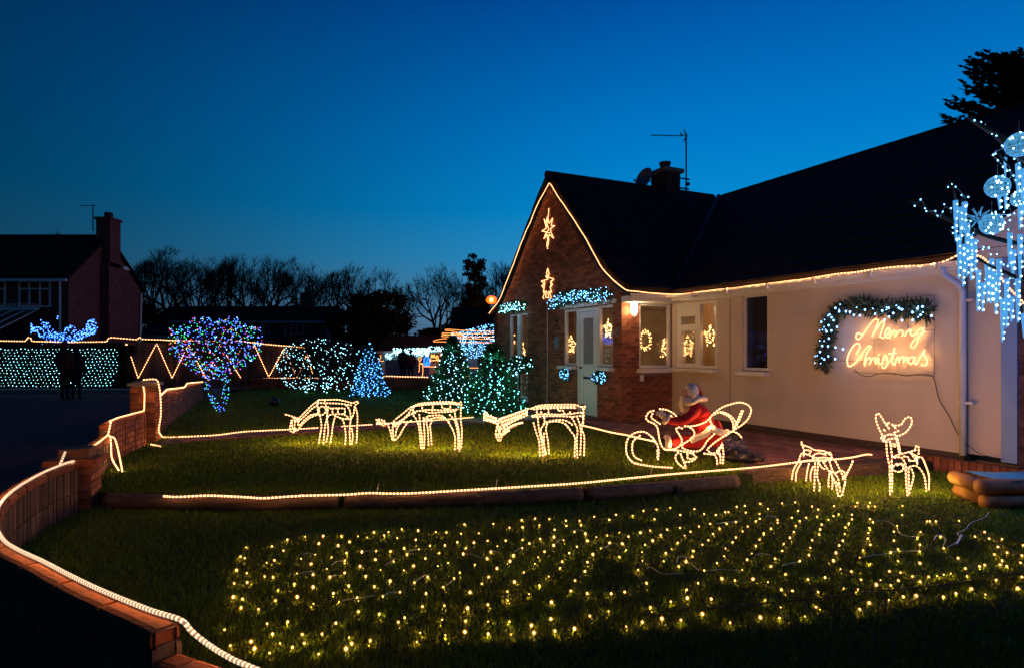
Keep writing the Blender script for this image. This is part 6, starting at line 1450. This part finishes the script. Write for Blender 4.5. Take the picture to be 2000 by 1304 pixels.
bm1 = MB(); bm1.ball((0, 0, 0), .0044, 0, 6, 4, sq=(1, 1, 1.4)); bm1.ball((0, 0, 0), .0110, 1, 12, 8); bme = bpy.data.meshes.new('bulb'); bme.from_pydata(bm1.v, [], bm1.f); bme.materials.append(MAT['bulb_warm']); bme.materials.append(MAT['bloom_shell']); bme.polygons.foreach_set('material_index', bm1.m)
bw.sort(key=lambda q: q.length); lamps(net, [Vector((q.x, q.y, LZ + .020)) for q in bw], .11, (1.0, .50, .06))
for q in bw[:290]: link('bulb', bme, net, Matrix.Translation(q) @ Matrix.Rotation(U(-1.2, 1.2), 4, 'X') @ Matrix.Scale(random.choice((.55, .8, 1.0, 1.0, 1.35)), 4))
mb = MB()
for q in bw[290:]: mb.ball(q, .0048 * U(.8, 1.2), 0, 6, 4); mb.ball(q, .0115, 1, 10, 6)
mb.build('bulbs', ['bulb_warm', 'bloom_shell'], net, stuff=True)
mb = MB(); used = set()
for i, q in enumerate(bw):
    near = sorted(((q - p).length, j) for j, p in enumerate(bw) if j != i)[:2]
    for d, j in near:
        if d < .42 and (j, i) not in used:
            used.add((i, j)); p = bw[j]; m_ = (p + q) / 2 + Vector((U(-.03, .03), U(-.03, .03), 0)); m_.z = LZ + .02
            mb.sweep(catmull([Vector((q.x, q.y, max(q.z - .004, LZ + .008))), m_, Vector((p.x, p.y, max(p.z - .004, LZ + .008)))], 4), .0022, 3)
mb.build('green_wires', 'wire_dark', net, stuff=True)
WL = [(7, [(675,553),(720,545),(770,540),(800,534),(830,528)]), (7, [(870,534),(900,516),(940,513)]), (7, [(470,420),(510,412),(540,415)]), (7, [(610,438),(640,430),(660,432)]), (7, [(1025,465),(1050,445),(1078,430),(1090,438)]), (7, [(1180,478),(1205,462),(1217,447)]), (7, [(990,330),(1000,312),(1040,303)]), (7, [(770,318),(800,312),(850,312)]),
      (7, [(880,385),(900,370),(925,352),(935,348)]), (7, [(1262,327),(1300,328),(1350,345),(1380,350)]), (7, [(1395,318),(1410,312),(1450,325)]), (7, [(1715,275),(1735,258),(1750,260)]), (7, [(1800,215),(1820,208),(1850,215)]), (7, [(480,328),(510,322),(530,328)]), (7, [(620,380),(650,362),(680,362)]), (7, [(1935,298),(1960,292),(1980,275)]), (7, [(1515,315),(1540,297),(1550,302)]),
      (8, [(160,522),(175,515),(200,530),(235,548),(290,548),(330,545)]), (8, [(305,495),(310,470),(330,462),(350,470),(352,492),(380,505),(410,530)]), (8, [(470,532),(520,527),(580,530),(610,530)]), (8, [(690,455),(730,450),(770,460)]), (8, [(820,507),(860,498),(900,490)]), (8, [(1205,468),(1260,458),(1320,452),(1370,440),(1430,437),(1490,437)]), (8, [(1380,325),(1395,352),(1430,365),(1480,365)]), (8, [(1290,290),(1330,292),(1370,315)]), (8, [(740,268),(770,266),(800,280)]), (8, [(500,305),(560,295),(620,292)]), (8, [(1560,385),(1570,365),(1590,358),(1615,378),(1605,415)]), (8, [(1630,415),(1655,405),(1675,390),(1688,372),(1675,350),(1700,338),(1720,325),(1740,300),(1780,285),(1812,270),(1828,248)])]
mb = MB()
for k, L_ in WL:
    pts = [G(400 + x / 2.5, 950 + y / 2.5, LZ + .035) if k == 7 else G(1200 + x / 2.5, 900 + y / 2.5, LZ + .035) for x, y in L_]; mb.sweep(catmull(pts, 5), .0024, 5)
mb.sweep(catmull([G(1868, 1062, LZ + .03), G(1874, 1052, LZ + .03), G(1878, 1044, LZ + .03)], 5), .008, 6)
mb.build('white_wires', 'wire_white', net, stuff=True)
for L_, lab in (([(1905, 973), (1860, 975), (1800, 972), (1740, 973), (1700, 985), (1640, 990)], 'dark cable on the grass right of the standing light deer'), ([(1905, 971), (1855, 982), (1820, 985), (1790, 992), (1830, 1010), (1900, 1030), (1960, 1065), (2010, 1090)], 'dark cable trailing over the lawn towards the log stack'), ([(1290, 1195), (1400, 1186), (1500, 1176), (1600, 1168), (1700, 1155), (1850, 1140), (1995, 1118)], 'dark cable along the outer edge of the light net')):
    mb = MB(); mb.sweep(catmull([G(x, y, LZ + .03) for x, y in L_], 6), .0045, 5); o = mb.build('lawn_cable', 'wire_dark'); tag(o, lab, 'cable')
# little ground stakes and twigs
for px, py, h, lab in ((736, 962, .09, 'thin pale tent peg standing by the middle of the step rope light'), (968, 953, .10, 'thin peg sticking up behind the step rope light'), (1270, 930, .10, 'thin wire peg beside the sleigh runner')):
    a = G(px, py, 0.02); mb = MB(); mb.sweep([a, a + Vector((.01, 0, h * .6)), a + Vector((.02, 0, h))], .003, 4); o = mb.build('tent_peg', 'wire_white'); tag(o, lab, 'peg')
a = G(1484, 903, .05); mb = MB(); mb.sweep([a, a + Vector((-.04, 0, .07)), a + Vector((-.07, 0, .11))], .003, 4); mb.sweep([a, a + Vector((.03, 0, .08))], .003, 4); o = mb.build('dry_twig', 'log_orange'); tag(o, 'dry forked twig behind the log edging right of the sack', 'twig')
random.seed(14)
leafy = [(612, 0), (0, 0)]
for px, py, lab in ((860, 836, 'fallen pale leaf under the middle grazing deer'), (1083, 843, 'long fallen leaf under the ribbed neck deer'), (1010, 801, 'fallen leaf near the foot of the nearer green-lit tree'), (1694, 914, 'fallen leaf between the two small deer'), (1562, 926, 'fallen leaf behind the small grazing deer')):
    a = G(px, py, .05); mb = MB(); mb.add([a + Vector(p) for p in ((-.05, 0, 0), (-.01, -.02, .012), (.055, 0, .004), (0, .03, .02))], [(0, 1, 2, 3)]); o = mb.build('fallen_leaf', 'log_orange'); tag(o, lab, 'leaf')
a = P(536, 792, 15.5); a.z = .12; mb = MB(); mb.ball(a, .13, 0, 12, 8); o = mb.build('garden_ball', 'black_bag', smooth=True); tag(o, 'dark bluish ball lying on the far lawn right of the multicoloured tree', 'ball')

# ================================================================== HANGING ICICLE LIGHTS (near right)
random.seed(19)
ZI = 4.6
tree = thing('lit_branch_tree', 'leafless garden tree whose lit branches reach in from the right edge', 'tree', loc=(P(2110, 0, ZI).x, ZI, LZ))
mb = MB(); tx = P(2110, 0, ZI).x
mb.sweep(catmull([(tx, ZI, LZ), (tx + .03, ZI, 1.0), (tx - .02, ZI, 2.0), (tx, ZI, 3.2)], 6), [.085 - .0015 * i for i in range(19)], 9); mb.build('trunk', 'bark', tree, smooth=True)
def branch(L_, r0, dz=0.0):
    mb = MB(); pts = catmull([P(x, y, ZI + dz) for x, y in L_], 6); mb.sweep(pts, [r0 * (.35 + .65 * i / (len(pts) - 1)) for i in range(len(pts))], 7); mb.build('branch', 'bark', tree, smooth=True)
branch([(1892, 228), (1905, 238), (1925, 250), (1952, 268), (1985, 300), (2040, 330), (2112, 380)], .040)
branch([(1776, 392), (1795, 400), (1820, 415), (1850, 428), (1900, 450), (1960, 470), (2112, 500)], .020, .1)
branch([(1853, 350), (1862, 375), (1868, 395), (1875, 425), (1885, 442)], .014, .1)
branch([(1908, 505), (1935, 520), (1960, 530), (2000, 545), (2110, 560)], .018, -.1)
branch([(1950, 300), (1975, 330), (1995, 370), (2060, 420), (2112, 460)], .018, .2)
ics = [(1866,392,472),(1873,460,545),(1881,478,560),(1889,436,540),(1895,458,548),(1904,468,532),(1911,528,608),(1920,552,609),(1928,515,592),(1937,505,592),(1944,530,614),(1951,506,590),(1958,584,668),(1966,545,640),(1976,580,628),(1979,488,545),(1988,545,630),(1992,458,545),(1999,612,660),(1951,385,410),(1964,378,410),(1963,308,345),(1988,320,382),(1993,405,448),(1998,330,420),(1876,405,470),(1884,395,455),(1972,455,520),(1930,560,575),(2004,480,560),(2006,260,330)]
for i, (px, a, b) in enumerate(ics):
    dz = U(-.25, .25); Z = ZI + dz; top_, bot = P(px, a, Z), P(px + U(-2, 2), b, Z); side = 'upper' if a < 420 else 'lower'
    tier = 'upper' if a < 450 else ('middle' if a < 500 else 'lower'); mates = sorted(q[0] for q in ics if ('upper' if q[1] < 450 else ('middle' if q[1] < 500 else 'lower')) == tier)
    t = thing('icicle_light', ('long' if b - a > 78 else ('short' if b - a < 50 else 'mid length')) + ' glowing icicle, ' + ['first', 'second', 'third', 'fourth', 'fifth', 'sixth', 'seventh', 'eighth', 'ninth', 'tenth', 'eleventh', 'twelfth', 'thirteenth', 'fourteenth', 'fifteenth', 'sixteenth'][mates.index(px)] + ' from the left in the ' + tier + ' tier', 'icicle light', loc=top_, group='glowing icicles hanging from the branches')
    L = (top_ - bot).length; mb = MB(); n = 8; pts = [top_.lerp(bot, k / n) for k in range(n + 1)]; w = .017 if L > .15 else .012
    mb.sweep(pts, [w * (1 - .62 * k / n) * (1 + .12 * (k % 2)) for k in range(n + 1)], 7); mb.build('tube', 'icicle_body', t)
    mb = MB()
    for k in range(max(2, int(L / .05))): q = top_.lerp(bot, (k + .6) / max(2, int(L / .05))); mb.octa(q + Vector((U(-.005, .005), -.016, U(-.01, .01))), .0072 * U(.6, 1.4))
    mb.build('leds', 'icicle_led', t)
    mb = MB(); mb.sweep([top_ + Vector((U(-.02, .02), 0, U(.04, .09))), top_], .0022, 3); mb.build('hook', 'wire_white', t)
def wire_ball(px, py, rpx, dz, lab):
    Z = ZI + dz; c = P(px, py, Z); r = rpx / F * Z; t = thing('mesh_ball_light', lab, 'bauble', loc=c); mb = MB()
    for k in range(9):
        a = math.pi * k / 9; mb.sweep([c + Vector((math.cos(a) * math.sin(th), math.sin(a) * math.sin(th), math.cos(th))) * r for th in [2 * math.pi * j / 20 for j in range(21)]], .0016, 3, cap=False)
    for k in range(1, 7):
        th = math.pi * k / 7; mb.sweep([c + Vector((math.sin(th) * math.cos(a), math.sin(th) * math.sin(a), math.cos(th))) * r for a in [2 * math.pi * j / 20 for j in range(21)]], .0016, 3, cap=False)
    mb.build('wire_mesh', 'icicle_body', t); mb = MB()
    mb = MB(); mb.ball(c, r * .93, 0, 14, 10); mb.build('shell', 'ball_shell', t, smooth=True); mb = MB()
    for _ in range(16): d = Vector((random.gauss(0, 1), -abs(random.gauss(0, 1)), random.gauss(0, 1))).normalized(); mb.octa(c + d * r, .0065)
    mb.build('leds', 'icicle_led', t)
    MB().sweep([c + Vector((0, 0, r)), c + Vector((0, 0, r + .09))], .002, 3).build('hook', 'wire_white', t)
def shell_mat():
    m = bpy.data.materials.new('ball_shell'); m.use_nodes = True; n = m.node_tree.nodes; l = m.node_tree.links; n.clear(); MAT['ball_shell'] = m
    o = n.new('ShaderNodeOutputMaterial'); tr = n.new('ShaderNodeBsdfTransparent'); tr.inputs[0].default_value = (.8, .93, 1, 1); em = n.new('ShaderNodeEmission'); em.inputs[0].default_value = (.10, .42, .72, 1); em.inputs[1].default_value = .7
    vo = n.new('ShaderNodeTexVoronoi'); vo.inputs['Scale'].default_value = 42; vo.feature = 'DISTANCE_TO_EDGE'; tc_ = n.new('ShaderNodeTexCoord'); l.new(tc_.outputs['Object'], vo.inputs['Vector'])
    r_ = n.new('ShaderNodeMapRange'); r_.inputs['From Max'].default_value = .18; r_.inputs['To Min'].default_value = .9; r_.inputs['To Max'].default_value = .12; l.new(vo.outputs['Distance'], r_.inputs['Value'])
    mx = n.new('ShaderNodeMixShader'); l.new(r_.outputs[0], mx.inputs[0]); l.new(tr.outputs[0], mx.inputs[1]); l.new(em.outputs[0], mx.inputs[2]); l.new(mx.outputs[0], o.inputs[0])
shell_mat()
wire_ball(1990, 283, 23, -.1, 'lit mesh ball highest in the cluster under the thick branch')
wire_ball(1948, 365, 21, 0, 'lit mesh ball in the middle of the cluster left of the long icicle column')
wire_ball(1937, 438, 20, -.2, 'lit mesh ball touching the spiky wire star')
wire_ball(1993, 388, 16, .1, 'lit mesh ball cut by the right edge beside the icicle column')
c = P(1912, 426, ZI - .15); t = thing('wire_star', 'spiky three dimensional wire star hanging among the icicles', 'star ornament', loc=c); mb = MB()
for k in range(26):
    y_ = 1 - 2 * (k + .5) / 26; a = k * 2.39996; d = Vector((math.sqrt(1 - y_ * y_) * math.cos(a), y_, math.sqrt(1 - y_ * y_) * math.sin(a))); u_ = d.orthogonal().normalized() * .013
    mb.sweep([c + u_ + d * .025, c + d * .085, c - u_ + d * .025], .0015, 3); 
mb.build('wire_points', 'icicle_body', t)
strs = [[(1895, 226), (1920, 245), (1945, 262), (1965, 285), (1940, 300), (1955, 320), (1975, 340), (1965, 362)], [(1853, 361), (1850, 362), (1870, 370), (1882, 382), (1885, 392), (1880, 410), (1888, 428), (1905, 455), (1922, 482), (1940, 492), (1958, 492)], [(1790, 398), (1800, 392), (1812, 412), (1826, 412), (1828, 420), (1836, 424), (1846, 405), (1858, 412), (1856, 418)],
        [(1946, 418), (1975, 420), (1998, 421)], [(1975, 380), (1972, 400), (1974, 420), (1968, 440), (1978, 464)], [(1856, 450), (1862, 460), (1874, 470), (1896, 500), (1908, 486), (1922, 480)], [(1960, 520), (1968, 516), (1972, 524), (1985, 506), (1998, 500)], [(1922, 545), (1932, 520), (1945, 530), (1962, 540), (1980, 560), (1996, 590)], [(1998, 270), (1985, 300), (1992, 330), (1980, 352), (1996, 372), (2000, 400)]]
mb = MB(); ml = MB(); 
for s_ in strs:
    dz = U(-.2, .15); pts = catmull([P(x, y, ZI + dz) for x, y in s_], 6); mb.sweep(pts, .0022, 3)
    for q in resample(pts, .05): ml.octa(q + Vector((U(-.02, .02), U(-.02, .02), U(-.02, .02))), .0065 * U(.8, 1.2))
sl2 = mb.build('icicle_string_lights', 'wire_white'); tag(sl2, 'tangled string of blue white lights wound over the branches at the right', 'string lights'); ml.build('bulbs', 'bulb_iceblue', sl2, stuff=True); lamps(sl2, [P(x, y, ZI + .35) for x, y in ((1880, 470), (1930, 560), (1960, 480), (1985, 380), (1970, 610))], 10, (.10, .30, 1.0)); lamps(sl2, [HM @ Vector(v) for v in ((6.9, -.3, .9), (6.9, -.3, 1.6), (6.9, -.3, 2.3))], 10, (.05, .30, 1.0))  # last lamp set added out of view by the house corner, for blue spill
o_ = P(0, 0, 1)
print('objects', len(bpy.data.objects), 'tris', sum(len(o.data.polygons) for o in bpy.data.objects if o.type == 'MESH'))
